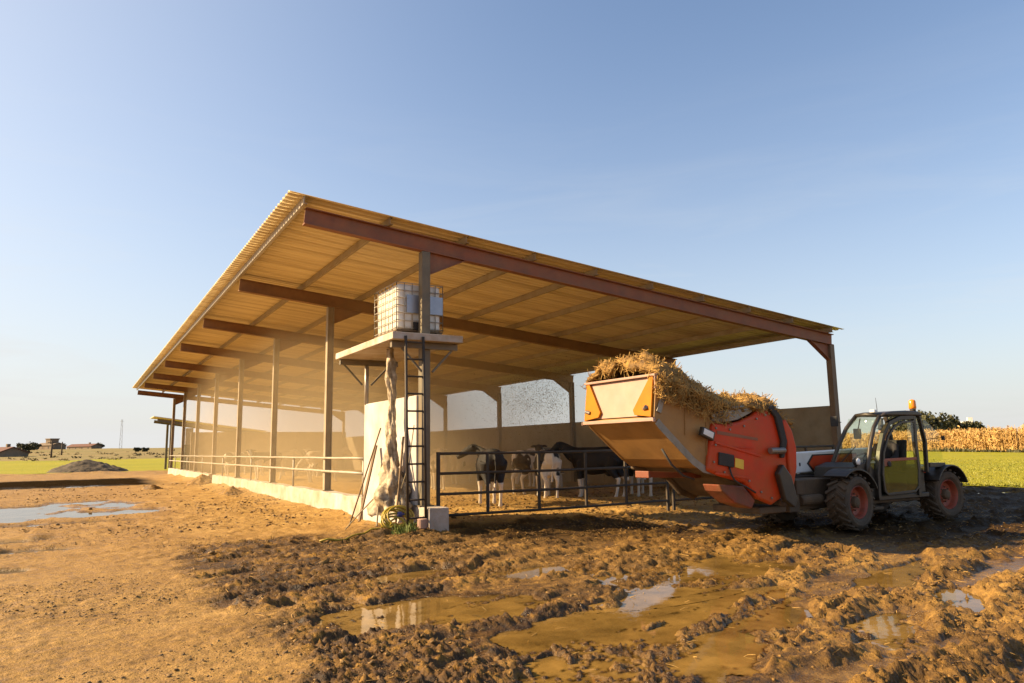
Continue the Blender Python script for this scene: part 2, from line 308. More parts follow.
    def build(s, name, m, parent=None, bevel=0, smooth=False, seg=2):
        bmesh.ops.recalc_face_normals(s.bm, faces=s.bm.faces)
        me = bpy.data.meshes.new(name); s.bm.to_mesh(me); s.bm.free(); me.materials.append(m if not isinstance(m, str) else M[m])
        if smooth: me.polygons.foreach_set('use_smooth', [True]*len(me.polygons))
        o = link(bpy.data.objects.new(name, me), parent)
        if bevel:
            b = o.modifiers.new('bevel', 'BEVEL'); b.width = bevel; b.segments = seg; b.limit_method = 'ANGLE'; b.angle_limit = R(40)
            if not smooth:
                me.polygons.foreach_set('use_smooth', [False]*len(me.polygons))
        return o
def fuse(mb, voxel, smooth_it=4):
    """one continuous surface out of overlapping volumes; returns a mesh datablock"""
    bmesh.ops.recalc_face_normals(mb.bm, faces=mb.bm.faces)
    me = bpy.data.meshes.new('tmp'); mb.bm.to_mesh(me); mb.bm.free()
    o = bpy.data.objects.new('tmp', me); COL.objects.link(o)
    r = o.modifiers.new('r', 'REMESH'); r.mode = 'VOXEL'; r.voxel_size = voxel; r.use_smooth_shade = True
    sm = o.modifiers.new('s', 'SMOOTH'); sm.iterations = smooth_it; sm.factor = .5
    dg = bpy.context.evaluated_depsgraph_get(); dg.update()
    out = bpy.data.meshes.new_from_object(o.evaluated_get(dg)); bpy.data.objects.remove(o); bpy.data.meshes.remove(me)
    out.polygons.foreach_set('use_smooth', [True]*len(out.polygons)); return out
def np_mesh(name, V, F, m, smooth=False):
    me = bpy.data.meshes.new(name); V = np.asarray(V, np.float32); F = np.asarray(F, np.int32)
    me.vertices.add(len(V)); me.vertices.foreach_set('co', V.ravel())
    k = F.shape[1]; me.loops.add(F.size); me.loops.foreach_set('vertex_index', F.ravel())
    me.polygons.add(len(F)); me.polygons.foreach_set('loop_start', np.arange(0, F.size, k, dtype=np.int32))
    if smooth: me.polygons.foreach_set('use_smooth', np.ones(len(F), bool))
    me.update(calc_edges=True); me.materials.append(M[m] if isinstance(m, str) else m)
    return link(bpy.data.objects.new(name, me))
def copy_tree(o, parent=None):
    c = o.copy(); COL.objects.link(c)
    if parent is not None: c.parent = parent
    for ch in list(o.children): copy_tree(ch, c)
    return c

# ------------------------------------------------------------------ camera, sun, sky
CAM = (-5.38, -12.24, 1.47)
f_px, pit, yaw, rol = 724.4, R(8.33), R(30.70), R(-.91)
Fv = Vector((math.sin(yaw)*math.cos(pit), math.cos(yaw)*math.cos(pit), math.sin(pit)))
Rv = Vector((math.cos(yaw), -math.sin(yaw), 0)); Uv = Rv.cross(Fv)
R2 = math.cos(rol)*Rv+math.sin(rol)*Uv; U2 = -math.sin(rol)*Rv+math.cos(rol)*Uv
cam = bpy.data.cameras.new('camera'); co = link(bpy.data.objects.new('camera', cam))
cam.lens = f_px/1024*36; cam.clip_end = 9000; cam.clip_start = .05
mw = Matrix((R2, U2, -Fv)).transposed().to_4x4(); mw.translation = CAM; co.matrix_world = mw
SC.camera = co
SUN = Vector((-1.57, .94, 1)).normalized()
sl = bpy.data.lights.new('sun', 'SUN'); so = link(bpy.data.objects.new('sun', sl)); sl.energy = 5.0; sl.angle = R(.5); sl.color = (1, .74, .42)
so.rotation_euler = SUN.to_track_quat('Z', 'Y').to_euler(); so.location = (-40, 24, 30)
W = bpy.data.worlds.new('World'); SC.world = W; W.use_nodes = True
nt = W.node_tree; sky = nd(nt, 'ShaderNodeTexSky', sky_type='NISHITA'); sky.sun_disc = False
sky.sun_elevation = math.asin(SUN.z); sky.sun_rotation = math.atan2(SUN.x, SUN.y); sky.altitude = 100; sky.air_density = 1.0; sky.dust_density = 1.9; sky.ozone_density = 2.4
bgn = nt.nodes['Background']; bgn.inputs['Strength'].default_value = .082
hs_ = nd(nt, 'ShaderNodeHueSaturation'); hs_.inputs['Saturation'].default_value = 1.0; nt.links.new(sky.outputs[0], hs_.inputs['Color']); 
# thin high haze and faint cirrus, whiter towards the horizon
tcw = nd(nt, 'ShaderNodeTexCoord'); sxw = nd(nt, 'ShaderNodeSeparateXYZ'); nt.links.new(tcw.outputs['Generated'], sxw.inputs[0])
def wm(op, a, b, clamp=False):
    n = nd(nt, 'ShaderNodeMath', operation=op, use_clamp=clamp)
    for i, v in enumerate((a, b)):
        if isinstance(v, (int, float)): n.inputs[i].default_value = v
        else: nt.links.new(v, n.inputs[i])
    return n.outputs[0]
base_ = wm('MULTIPLY', wm('POWER', wm('SUBTRACT', 1, sxw.outputs[2], True), 4.2), .88)
mpw = nd(nt, 'ShaderNodeMapping'); mpw.inputs['Scale'].default_value = (1.2, 1.2, 9); mpw.inputs['Rotation'].default_value = (.12, .05, .3); nt.links.new(tcw.outputs['Generated'], mpw.inputs['Vector'])
nzw = nd(nt, 'ShaderNodeTexNoise', Scale=2.2, Detail=9, Roughness=.62); nzw.inputs['Distortion'].default_value = .6; nt.links.new(mpw.outputs[0], nzw.inputs['Vector'])
mrw = nd(nt, 'ShaderNodeMapRange'); mrw.inputs['From Min'].default_value = .48; mrw.inputs['From Max'].default_value = .75; mrw.inputs['To Max'].default_value = .22; nt.links.new(nzw.outputs[0], mrw.inputs['Value'])
lowk = nd(nt, 'ShaderNodeMapRange'); lowk.inputs['From Min'].default_value = .48; lowk.inputs['From Max'].default_value = .08; nt.links.new(sxw.outputs[2], lowk.inputs['Value'])
dpw = nd(nt, 'ShaderNodeVectorMath', operation='DOT_PRODUCT'); nt.links.new(tcw.outputs['Generated'], dpw.inputs[0]); dpw.inputs[1].default_value = tuple(SUN)
sunw = wm('MULTIPLY', wm('POWER', wm('MAXIMUM', dpw.outputs['Value'], 0), 2.5), .8); base_ = wm('ADD', base_, sunw, True)
fac_ = wm('ADD', base_, wm('MULTIPLY', mrw.outputs[0], lowk.outputs[0]), True)
mxw = nd(nt, 'ShaderNodeMix', data_type='RGBA'); nt.links.new(fac_, mxw.inputs[0]); nt.links.new(hs_.outputs[0], mxw.inputs[6]); mxw.inputs[7].default_value = (3.9, 3.9, 3.85, 1)
nt.links.new(mxw.outputs[2], bgn.inputs[0])
SC.view_settings.view_transform = 'Standard'; SC.view_settings.look = 'None'; SC.view_settings.exposure = 1.35; SC.view_settings.gamma = 1
SC.cycles.use_denoising = True; SC.cycles.max_bounces = 8; SC.cycles.transparent_max_bounces = 16; SC.cycles.volume_bounces = 1
SC.cycles.sample_clamp_indirect = 6

# ------------------------------------------------------------------ ground
LEVEL = -.028
#          cx    cy    rx   ry   rot  name
PUD = [(-1.25, -4.3, 1.7, .55, -20), (-2.5, -5.85, 1.15, .55, -10), (-1.2, -7.6, 2.2, .95, 21), (1.2, -5.8, 1.8, .85, 8), (-.15, -6.5, 1.3, .65, 15),
       (.3, -8.5, .7, .3, 25), (1.95, -8.2, .7, .18, 35), (17.0, -1.0, 2.2, .3, -12), (13.2, -2.4, .9, .25, -10), (10.8, -5.6, .8, .25, -30), (2.6, -7.2, 1.3, .4, 18), (4.6, -8.6, .9, .2, 15)]
PUDL = [(-6.1, 11.6, 2.9, 3.1, 0), (-5.2, 6.6, 1.5, .5, 5), (-5.75, 1.6, .5, .35, 0), (-6.6, 3.2, .9, .4, 0), (-7.6, 27.6, 5.5, .9, 0), (-6.2, -.6, .5, .25, 0)]
NEARP = {(p[0], p[1]) for p in PUD}
def pud_mask(x, y):
    nz = fbm(x*1.3, y*1.3, 40, 4); nz2 = fbm(x*.75, y*.55, 43, 4); nz3 = fbm(x*4.5, y*6, 45, 4); m = np.zeros_like(x)
    for cx, cy, rx, ry, a in PUD+PUDL:
        c, s = math.cos(R(a)), math.sin(R(a)); dx, dy = x-cx, y-cy
        d = np.sqrt(((c*dx+s*dy)/rx)**2+((-s*dx+c*dy)/ry)**2)
        m = np.maximum(m, 1-sst(.74, 1.08, d+nz*.55+nz3*.2) if (cx, cy) in NEARP else 1-sst(.62, 1.0, d+nz2*.95))
    return m
def zones(x, y):
    e = fbm(x*.9, y*.9, 5, 4)*.45
    churn = sst(-4.15, -3.75, x+e)*(1-sst(.1, .9, y+e*1.2+np.where(x < 0, (x+0)*.15+.3, 0)))
    inside = sst(-.1, .2, x)*(1-sst(11.8, 12.1, x))*sst(-.1, .5, y+e)*(1-sst(42, 42.3, y))
    apron = sst(3.4, 5.2, x+e-.3*y)*(1-sst(12, 15, x))*sst(-3.4, -.8, y+e*1.5)*(1-inside)
    field = np.maximum(sst(18.7, 19.6, x+e), sst(52.5, 54, y+e*2))
    dry = sst(-4.6, -1.6, x+e*1.6)*(1-sst(.0, .2, x))*sst(.2, 3.5, y+e*2)*(1-sst(42, 46, y))*.62
    straw = np.maximum(np.maximum(inside, apron*.5), dry)
    churn = np.maximum(churn, sst(12, 12.6, x)*(1-sst(30, 33, y)))
    gold = sst(-3.0, .4, x+e)*(.42+.3*fbm(x*.6, y*.9, 38, 3))
    shade_wet = sst(3.6, 6.2, x+e)*sst(-7.6, -5.6, y+e*1.6)*(1-.9*sst(-2.2, -.9, y+e)*(1-sst(9.5, 12.5, x+e)))*(1-sst(18.3, 19.2, x))*(1-sst(6, 9, y))*.85  # shadow of shed roof and machine painted dark into the wet mud
    shade_wet = np.maximum(shade_wet, (1-sst(-2.6, -1.4, x+e))*sst(25.5, 27, y+e*2)*(1-sst(37, 39, y+e*2)))  # far strip of shadow painted into the ground colour
    shade_wet = np.maximum(shade_wet, .7*sst(.1, .8, x+e)*(1-sst(3.4, 4.6, x+e))*sst(-3.4, -1.2, y+.35*x+e*.8)*(1-sst(.1, .5, y)))  # white wall's shadow before the gate painted into the dark mud
    zones.gold = gold
    return churn, straw, shade_wet, field, inside
def height(x, y, detail=True):
    churn, straw, shade_wet, field, inside = zones(x, y)
    h = .012*fbm(x*.5, y*.5, 1, 3)+.012*fbm(x*3, y*3, 2, 3)
    # wheel ruts of the yard, along the machine's line of travel and out to the right
    rut = np.zeros_like(x)
    for yy, sl, a in ((-7.0, -.10, .10), (-8.72, .12, .15), (-9.30, .20, .14), (-7.95, .10, .10), (-4.6, .0, .05), (-2.9, 0, .04), (-6.2, .12, .05)):
        d = y-(yy+sl*(x-2)+.12*np.sin(x*.9+yy)); g = np.exp(-(d/.15)**2); rdg = np.exp(-((np.abs(d)-.27)/.085)**2)
        lug = .5+.5*np.sin(x*2*math.pi/.22+np.sign(d)*1.2)
        rut += (-a*g*(.65+.35*lug)+a*.75*rdg*(.25+.5*np.abs(fbm(x*5, y*7, 9, 3))+.5*np.abs(fbm(x*13, y*13, 10, 2))))*sst(-2.6, -.5, x)*(.75+.25*vnoise(x*.6, yy*3+x*0, 13))
    big = fbm(x*1.1, y*1.1, 21, 3)
    u = .94*x+.34*y; v = -.34*x+.94*y                                   # furrows drawn out along the usual line of travel
    wob = .25*fbm(x*1.2, y*1.2, 25, 3)
    fur = fbm(u*.75+wob, v*2.6+wob*2, 24, 4)+.35*fbm(u*2.2, v*5.5, 26, 3)
    dense = 1-sst(-3.1, -1.3, x+wob)*(.72+.28*fbm(x*.5, y*.5, 37, 2))          # the left part is trodden all over
    rm = sst(-.08, .30, fur+.42*dense-.02)
    bill = np.abs(fbm(x*7+.3*big, y*8.5, 22, 4)); fine = np.abs(fbm(x*15, y*17, 27, 3)); fin2 = np.abs(fbm(x*31, y*31, 29, 2))
    prints = sst(.36, .56, vnoise(u*2.2+7, v*4.2, 35))*(.65+.35*vnoise(x*1.1, y*1.1, 36))
    hc = .016*big+rm*(.012+.022*sst(.1, .6, fur)+.042*bill+.052*fine+.028*fin2-.012*dense)+.012*fine-.006-.085*prints*(.35+.65*rm)+.6*rut
    h = h+churn*hc
    tr = (1-churn)*(1-inside)*(1-field)
    h = h+tr*(.05*np.abs(fbm(x*2.2, y*1.6, 57, 4))*sst(-.2, .35, fbm(x*.4, y*.25, 58, 3)))*sst(-3, 3, y)
    h = h+tr*(.02*np.abs(fbm(x*5, y*5, 51, 4))*sst(-.2, .4, fbm(x*.5, y*.8, 52, 3))*2+.008*fbm(x*14, y*14, 53, 2)+(.012*np.abs(fbm(x*24, y*24, 54, 3))+.012*np.abs(fbm(x*11, y*11, 55, 3)))*(.35+.65*sst(-.25, .3, fbm(x*.8, y*.8, 56, 3))))
    h = h+inside*(.05+.05*fbm(x*1.5, y*1.5, 61, 4)+.03*np.abs(fbm(x*6, y*6, 62, 3)))
    # soil heaped against the kerb on the long side
    bank = np.exp(-np.clip(-x-.15, 0, 9)/.55)*(x < .2)*sst(3, 4.5, y)*(1-sst(41, 43, y))*(.13+.13*fbm(y*.45, x*.3, 71, 3))
    h = h+bank
    h = h+.17*np.exp(-((x+.55)/.55)**2-((y-.1)/.9)**2)*(x < .0)*(1+.5*fbm(x*4, y*4, 77, 3))
    # low bank before the left field
    h = h+(x < 1)*np.exp(-((y-52.8)/.9)**2)*(.16+.1*fbm(x*.5, y*.5, 75, 3))
    # no relief under the fields
    h = h*(1-field)
    pm = pud_mask(x, y)
    far_ = (x < -3.9)|(x > 9)
    h = np.where(pm < .12, np.maximum(h, LEVEL+.008), h)
    low = LEVEL-.03+.05*fbm(x*2.6, y*4.5, 81, 4)
    h = np.where(far_, h*(1-pm)+pm*np.minimum(low, h+.02), h-.064*pm)
    h = np.where((pm > .05) & (h > LEVEL), h, h)
    return h
def make_ground():
    ang = np.concatenate([np.radians(np.arange(-180, -40, 4.0)), np.radians(np.arange(-40, 100, .18)), np.radians(np.arange(100, 180, 4.0))])
    r = [.35]
    while r[-1] < 2: r.append(r[-1]*1.03)
    while r[-1] < 14: r.append(r[-1]*1.0042)
    while r[-1] < 34: r.append(r[-1]*1.0065)
    while r[-1] < 70: r.append(r[-1]*1.013)
    while r[-1] < 6000: r.append(r[-1]*1.12)
    r = np.array(r); A, Q = np.meshgrid(ang, r)
    x = CAM[0]+Q*np.sin(A); y = CAM[1]+Q*np.cos(A)
    z = height(x, y); z = z*(1-sst(60, 80, Q)); z = z-.02*sst(30, 60, Q)*0
    na, nr = len(ang), len(r)
    V = np.stack([x, y, z], -1).reshape(-1, 3)
    i, j = np.meshgrid(np.arange(nr-1), np.arange(na), indexing='ij'); j2 = (j+1) % na
    F = np.stack([i*na+j, i*na+j2, (i+1)*na+j2, (i+1)*na+j], -1).reshape(-1, 4)
    c0 = len(V); V = np.vstack([V, [[CAM[0], CAM[1], 0]]])
    o = np_mesh('ground', V, F[:, ::-1], 'mud', smooth=True)
    churn, straw, shade_wet, field, inside = zones(V[:, 0], V[:, 1])
    churn_c = churn*(1-zones.gold*(1-shade_wet))
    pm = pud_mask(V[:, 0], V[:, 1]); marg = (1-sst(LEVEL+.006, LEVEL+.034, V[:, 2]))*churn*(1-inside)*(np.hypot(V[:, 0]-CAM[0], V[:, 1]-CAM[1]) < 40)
    gloss = np.clip(np.maximum(marg, np.clip((pm-.02)*2.2, 0, 1)), 0, 1)*.8*(1-.85*np.clip(shade_wet*1.3, 0, 1)); shade_wet = np.maximum(shade_wet, np.clip(gloss*.28, 0, .3))
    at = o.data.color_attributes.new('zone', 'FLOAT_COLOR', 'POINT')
    at.data.foreach_set('color', np.stack([churn_c, straw, shade_wet, gloss], -1).astype(np.float32).ravel())
    tag(o, kind='structure')
make_ground()
def make_puddle(p, m, name='puddle'):
    cx, cy, rx, ry, a = p; e = max(rx, ry)*1.45; st = max(.025, e/90)
    xs = np.arange(cx-e, cx+e, st); ys = np.arange(cy-e, cy+e, st); X, Y = np.meshgrid(xs, ys)
    H = height(X, Y); pm = pud_mask(X, Y)
    c, s = math.cos(R(a)), math.sin(R(a)); dx, dy = X-cx, Y-cy
    me_d = np.sqrt(((c*dx+s*dy)/rx)**2+((-s*dx+c*dy)/ry)**2)
    best = np.full_like(X, 9.); 
    for q in PUD+PUDL:
        c, s = math.cos(R(q[4])), math.sin(R(q[4])); ddx, ddy = X-q[0], Y-q[1]
        best = np.minimum(best, np.sqrt(((c*ddx+s*ddy)/q[2])**2+((-s*ddx+c*ddy)/q[3])**2))
    own = (me_d <= best+1e-6) & (H < LEVEL+.012) & (pm > .1)
    idx = np.argwhere(own[:-1, :-1] | own[1:, :-1] | own[:-1, 1:] | own[1:, 1:])
    idx = idx[own[idx[:, 0], idx[:, 1]]]
    if len(idx) < 4: return
    n = X.shape[1]; base = idx[:, 0]*n+idx[:, 1]; F = np.stack([base, base+1, base+n+1, base+n], -1)
    u, inv = np.unique(F, return_inverse=True); V = np.stack([X.ravel()[u], Y.ravel()[u], np.full(len(u), LEVEL)], -1); inv = inv.reshape(-1)
    o = np_mesh(name, V, inv.reshape(-1, 4), m, True); at = o.data.attributes.new('depth', 'FLOAT', 'POINT'); at.data.foreach_set('value', np.clip((LEVEL-H.ravel()[u])/.013, 0, 1).astype(np.float32)); tag(o, kind='structure')
for p in PUD: make_puddle(p, 'water')
for p in PUDL: make_puddle(p, 'water_far')

def gz(x, y): return float(height(np.array([x]), np.array([y]))[0])

# fields and hill
def sheet(name, xs, ys, zf, m, keep=None):
    X, Y = np.meshgrid(xs, ys); Z = zf(X, Y); n = X.shape[1]
    i, j = np.meshgrid(np.arange(len(ys)-1), np.arange(n-1), indexing='ij'); b = (i*n+j)
    if keep is not None: b = b[keep(X[:-1, :-1], Y[:-1, :-1])]
    b = b.ravel(); F = np.stack([b, b+1, b+n+1, b+n], -1)
    return tag(np_mesh(name, np.stack([X, Y, Z], -1).reshape(-1, 3), F, m, True), kind='structure')
sheet('right_field', np.concatenate([np.arange(19.1, 40, .25), np.arange(40, 330, 4)]), np.concatenate([np.arange(-60, -12, 2.), np.arange(-12, 30, .4), np.arange(30, 330, 5)]),
      lambda X, Y: .03+.05*sst(19.1, 19.8, X+.3*fbm(Y*1.2, X, 3, 3)-.2)+.02*fbm(X*.6, Y*.6, 4, 3), 'field')
sheet('left_field', np.arange(-260, 17, 1.5), np.concatenate([np.arange(53.6, 60, .4), np.arange(60, 150, 2.)]),
      lambda X, Y: .05+.05*fbm(X*.3, Y*.3, 8, 3)+.012*np.clip(Y-95, 0, 80)**1.2*.4, 'field')
def hillz(X, Y):
    D = np.hypot(X-CAM[0], Y-CAM[1])
    return -.2+.9*sst(110, 170, D)+3.9*sst(150, 520, D)+.25*fbm(X*.03, Y*.03, 9, 4)*sst(150, 300, D)+.35*np.clip(fbm(X*.12, Y*.12, 19, 4), 0, 1)*sst(140, 200, D)
sheet('hill', np.concatenate([np.arange(-500, 60, 6.)]), np.concatenate([np.arange(130, 420, 4.), np.arange(420, 1500, 40)]), hillz, 'scrub')

# ------------------------------------------------------------------ small scatter on the ground (uncountable)
def ico(sub):
    b = bmesh.new(); bmesh.ops.create_icosphere(b, subdivisions=sub, radius=1); b.verts.ensure_lookup_table()
    V = np.array([v.co[:] for v in b.verts]); F = np.array([[v.index for v in f.verts] for f in b.faces]); b.free(); return V, F
def scatter_clods(name, pts, sizes, sub, m):
    V0, F0 = ico(sub); n = len(pts); k = len(V0)
    a = rng.uniform(0, 6.28, n); ca, sa = np.cos(a), np.sin(a)
    sc = np.stack([rng.uniform(.7, 1.5, n), rng.uniform(.6, 1.1, n), rng.uniform(.3, .7, n)], -1)*sizes[:, None]
    P = V0[None]*(1+rng.uniform(-.5, .5, (n, k, 1)))*sc[:, None]
    tx = rng.uniform(-.5, .5, (n, 1)); P[:, :, 2] += tx*P[:, :, 0]
    X = P[:, :, 0]*ca[:, None]-P[:, :, 1]*sa[:, None]; Y = P[:, :, 0]*sa[:, None]+P[:, :, 1]*ca[:, None]
    V = np.stack([X+pts[:, 0:1], Y+pts[:, 1:2], P[:, :, 2]+pts[:, 2:3]], -1).reshape(-1, 3)
    F = (F0[None]+(np.arange(n)*k)[:, None, None]).reshape(-1, 3)
    return np_mesh(name, V, F, m, smooth=sub > 1)
def sample(n, x0, x1, y0, y1, fn):
    x = rng.uniform(x0, x1, n*6); y = rng.uniform(y0, y1, n*6); w = fn(x, y); k = rng.uniform(0, 1, n*6) < w
    x, y = x[k][:n], y[k][:n]; return np.stack([x, y, height(x, y)], -1)
near = lambda x, y: np.exp(-np.hypot(x-CAM[0], y-CAM[1])/9)*2.6
wch = lambda x, y: zones(x, y)[0]*np.clip(near(x, y), 0, 1)*(1-sst(.1, .3, pud_mask(x, y)))*(.25+.75*sst(-.25, .3, fbm(x*.7, y*.7, 90, 3)))
p = sample(42000, -4.4, 13, -11.5, 1.0, wch); p = p[p[:, 2] > LEVEL+.015]; s = .004+.017*rng.power(.4, len(p))**2.2; tag(scatter_clods('mud_crumbs', p, s, 1, 'clod'), 'crumbs of churned brown mud strewn over the yard', 'mud', kind='stuff')
p = sample(60, -4.2, 13, -11.5, .6, wch); s = .03+.055*rng.power(.5, len(p))**2.5; tag(scatter_clods('mud_clods', p, s, 1, 'clod'), 'larger mud clods lying in the churned yard', 'mud', kind='stuff')
wtr = lambda x, y: (1-zones(x, y)[0])*(1-zones(x, y)[1])*np.clip(near(x, y), 0, 1)*(1-sst(.1, .3, pud_mask(x, y)))*sst(0, .3, fbm(x*.6, y*.9, 52, 3)+.08)
p = sample(14000, -9, -3, -11, 14, wtr); s = .005+.014*rng.power(.4, len(p))**2.5; tag(scatter_clods('track_crumbs', p, s, 1, 'track_clod'), 'small earth crumbs on the pale dirt track', 'mud', kind='stuff')
p = sample(5200, -8, -.1, 2.5, 26, lambda x, y: (1-sst(.05, .2, pud_mask(x, y)))*(.12+.88*sst(.0, .4, fbm(x*.5, y*.35, 58, 3)))*(.35+.65*sst(-2.2, -.3, x))); s = .008+.045*rng.power(.4, len(p))**2.6
tag(scatter_clods('bank_crumbs', p, s, 1, 'track_clod'), 'crumbled earth along the foot of the kerb', 'mud', kind='stuff')
def scatter_straw(name, pts, lmin, lmax, wid, m, pitch=.25, label='', lift=.006, kind='stuff', jit=None):
    n = len(pts); a = rng.uniform(0, 6.28, n); p = rng.normal(0, pitch, n); l = rng.uniform(lmin, lmax, n)*.5; w = rng.uniform(.5, 1.3, n)*wid*.5
    d = np.stack([np.cos(a)*np.cos(p), np.sin(a)*np.cos(p), np.sin(p)], -1); sd = np.stack([-np.sin(a), np.cos(a), np.zeros(n)], -1); up = np.cross(d, sd)
    c = pts+np.array([0, 0, lift]); bend = rng.normal(0, .15, n)[:, None]*l[:, None]
    A = [c-d*l[:, None], c+up*bend+sd*bend, c+d*l[:, None]]; V = []
    for q in A:
        V += [q+sd*w[:, None], q-sd*w[:, None]*.6+up*w[:, None], q-sd*w[:, None]*.6-up*w[:, None]]
    V = np.stack(V, 1).reshape(-1, 3); F = []
    for g in (0, 3):
        for k in range(3): F.append([g+k, g+(k+1) % 3, g+3+(k+1) % 3, g+3+k])
    F = (np.array(F)[None]+(np.arange(n)*9)[:, None, None]).reshape(-1, 4)
    return np_mesh(name, V, F, m)
wst = lambda x, y: np.clip(zones(x, y)[1]*1.0+zones(x, y)[0]*.10, 0, 1)*np.clip(near(x, y)*1.4, 0, 1)*(1-.55*sst(.1, .3, pud_mask(x, y)))
p = sample(8500, -4.2, 11.6, -11, 14, wst); p[:, 2] = np.maximum(p[:, 2], LEVEL-.003); tag(scatter_straw('straw_litter', p, .03, .13, .005, 'straw'), 'loose straw stalks littering the mud and bedding', 'straw', kind='stuff')
p = sample(2600, .4, 11.5, -2.6, 10, lambda x, y: zones(x, y)[1]*.9*(1-sst(.1, .3, pud_mask(x, y)))); s = .02+.05*rng.power(.5, len(p))**2
tag(scatter_clods('bedding_lumps', p, s, 1, 'straw_dark'), 'lumps of trampled straw bedding by the gate', 'straw', kind='stuff')
# grass of the right field
n = 42000; x = 19.3+rng.power(.45, n)*32; y = rng.uniform(-9, 26, n)
tri = []; hgt = rng.uniform(.03, .085, n); a = rng.uniform(0, 6.28, n); w = .012+.0007*x
bx = np.stack([x, y, np.full(n, .05)], -1); dv = np.stack([np.cos(a)*w, np.sin(a)*w, np.zeros(n)], -1); tp = bx+np.stack([rng.normal(0, .04, n), rng.normal(0, .04, n), hgt], -1)
V = np.stack([bx-dv, bx+dv, tp], 1).reshape(-1, 3); tag(np_mesh('grass', V, np.arange(3*n).reshape(-1, 3), 'grassblade'), 'short yellow green grass along the edge of the right field', 'grass', kind='stuff')

# ------------------------------------------------------------------ cattle shed
WX = 11.81; NF = 8; BAY = 6.0
shed = thing('cattle_shed', 'long open cattle shed with corrugated mono pitch roof on steel frames', 'shed', (0, 0, 0))
def beam_top(x): return 5.65-.0914*(x+2.26)
SL = -.0914
def ibeam(mb, a, b, hgt, fl, web=.014, tf=.018):
    a, b = Vector(a), Vector(b)
    n = Vector((0, 0, 1)); d = (b-a).normalized(); up = (n-d*n.dot(d)).normalized()
    mb.bar(a+up*(hgt/2-tf/2), b+up*(hgt/2-tf/2), fl, tf); mb.bar(a-up*(hgt/2-tf/2), b-up*(hgt/2-tf/2), fl, tf); mb.bar(a, b, web, hgt-2*tf-.001)
for k in range(NF):
    y = k*BAY; mb = MB(); ibeam(mb, (-2.26, y, beam_top(-2.26)-.15), (WX+.1, y, beam_top(WX+.1)-.15), .30, .15)
    bo = mb.build('beam', 'oxide' if k == 0 else 'dusty_oxide', shed)
    for cx, z0 in ((0, .48 if k else .46), (WX, -.1)):
        top = beam_top(cx)-.31; mb = MB(); w = .165; tf = .014
        mb.bb((cx-w/2, y-.08, z0), (cx-w/2+tf, y+.08, top)); mb.bb((cx+w/2-tf, y-.08, z0), (cx+w/2, y+.08, top)); mb.bb((cx-w/2+tf, y-.005, z0), (cx+w/2-tf, y+.005, top))
        mb.bb((cx-.14, y-.13, z0-.002), (cx+.14, y+.13, z0+.016))
        # closed front plate seen on the gable columns
        if k == 0: mb.bb((cx-w/2+tf, y-.079, z0), (cx+w/2-tf, y-.069, top))
        c = mb.build('column', ('column' if k == 0 else 'light_column') if cx == 0 else 'brown_column', shed)
        # haunch between column and beam
        sgn = 1 if cx == 0 else -1
        x0 = cx+sgn*(w/2+.002); zt = lambda xx: beam_top(xx)-.303
        h = MB(); L_ = .75; H_ = .42
        h.prism([(x0, zt(x0)), (x0+sgn*L_, zt(x0+sgn*L_)), (x0, zt(x0)-H_)], y-.006, y+.006)
        h.bar((x0+sgn*L_, y, zt(x0+sgn*L_)), (x0, y, zt(x0)-H_), .13, .012)
        h.build('haunch', 'oxide' if k == 0 else 'dusty_oxide', c)
purx = [-2.3+1.555*i for i in range(10)]; PH = .14
for x in purx:
    mb = MB(); zb = beam_top(x)+.004
    mb.bb((x-.03, -.22, zb), (x-.024, 42.25, zb+PH-.006)); mb.bb((x-.024, -.22, zb), (x+.03, 42.25, zb+.006)); mb.bb((x-.024, -.22, zb+PH-.012), (x+.03, 42.25, zb+PH-.006))
    mb.build('purlin', 'zinc' if x < -2 else 'light_column', shed)
# corrugated roof sheet: trapezoid ribs run down the slope
per = .19; dep = .04; ys = []; zs = []
yy = -.27
while yy < 42.3:
    for dy, dz in ((0, 0), (.085, 0), (.105, dep), (.165, dep)): ys.append(yy+dy); zs.append(dz)
    yy += per
xr = np.linspace(-2.58, 12.12, 9); V = []; F = []
for y, dz in zip(ys, zs):
    for x in xr: V.append((x, y, beam_top(x)+PH+dz+.004))
n = len(xr)
for i in range(len(ys)-1):
    for j in range(n-1): F.append((i*n+j, (i+1)*n+j, (i+1)*n+j+1, i*n+j+1))
ro = np_mesh('roof', V, F, 'roof'); ro.parent = shed
sd = ro.modifiers.new('sheet', 'SOLIDIFY'); sd.thickness = .004; sd.offset = 1
# concrete walls
mb = MB(); pan = np.arange(.12, 42.2, 2.0)
for a in pan: mb.bb((WX+.09, a+.006, -.2), (WX+.26, min(a+2.0, 42.3)-.006, 2.45))
tag(mb.build('concrete_wall', 'concrete', bevel=.012), 'long precast concrete wall closing the low side of the shed', 'wall')
mb = MB()
for a in np.arange(1.15, 12.0, 1.8): mb.bb((a+.006, 42.12, -.2), (min(a+1.8, 12.05)-.006, 42.28, 2.86))
tag(mb.build('concrete_wall', 'concrete', bevel=.012), 'concrete end wall under the far gable of the shed', 'wall')
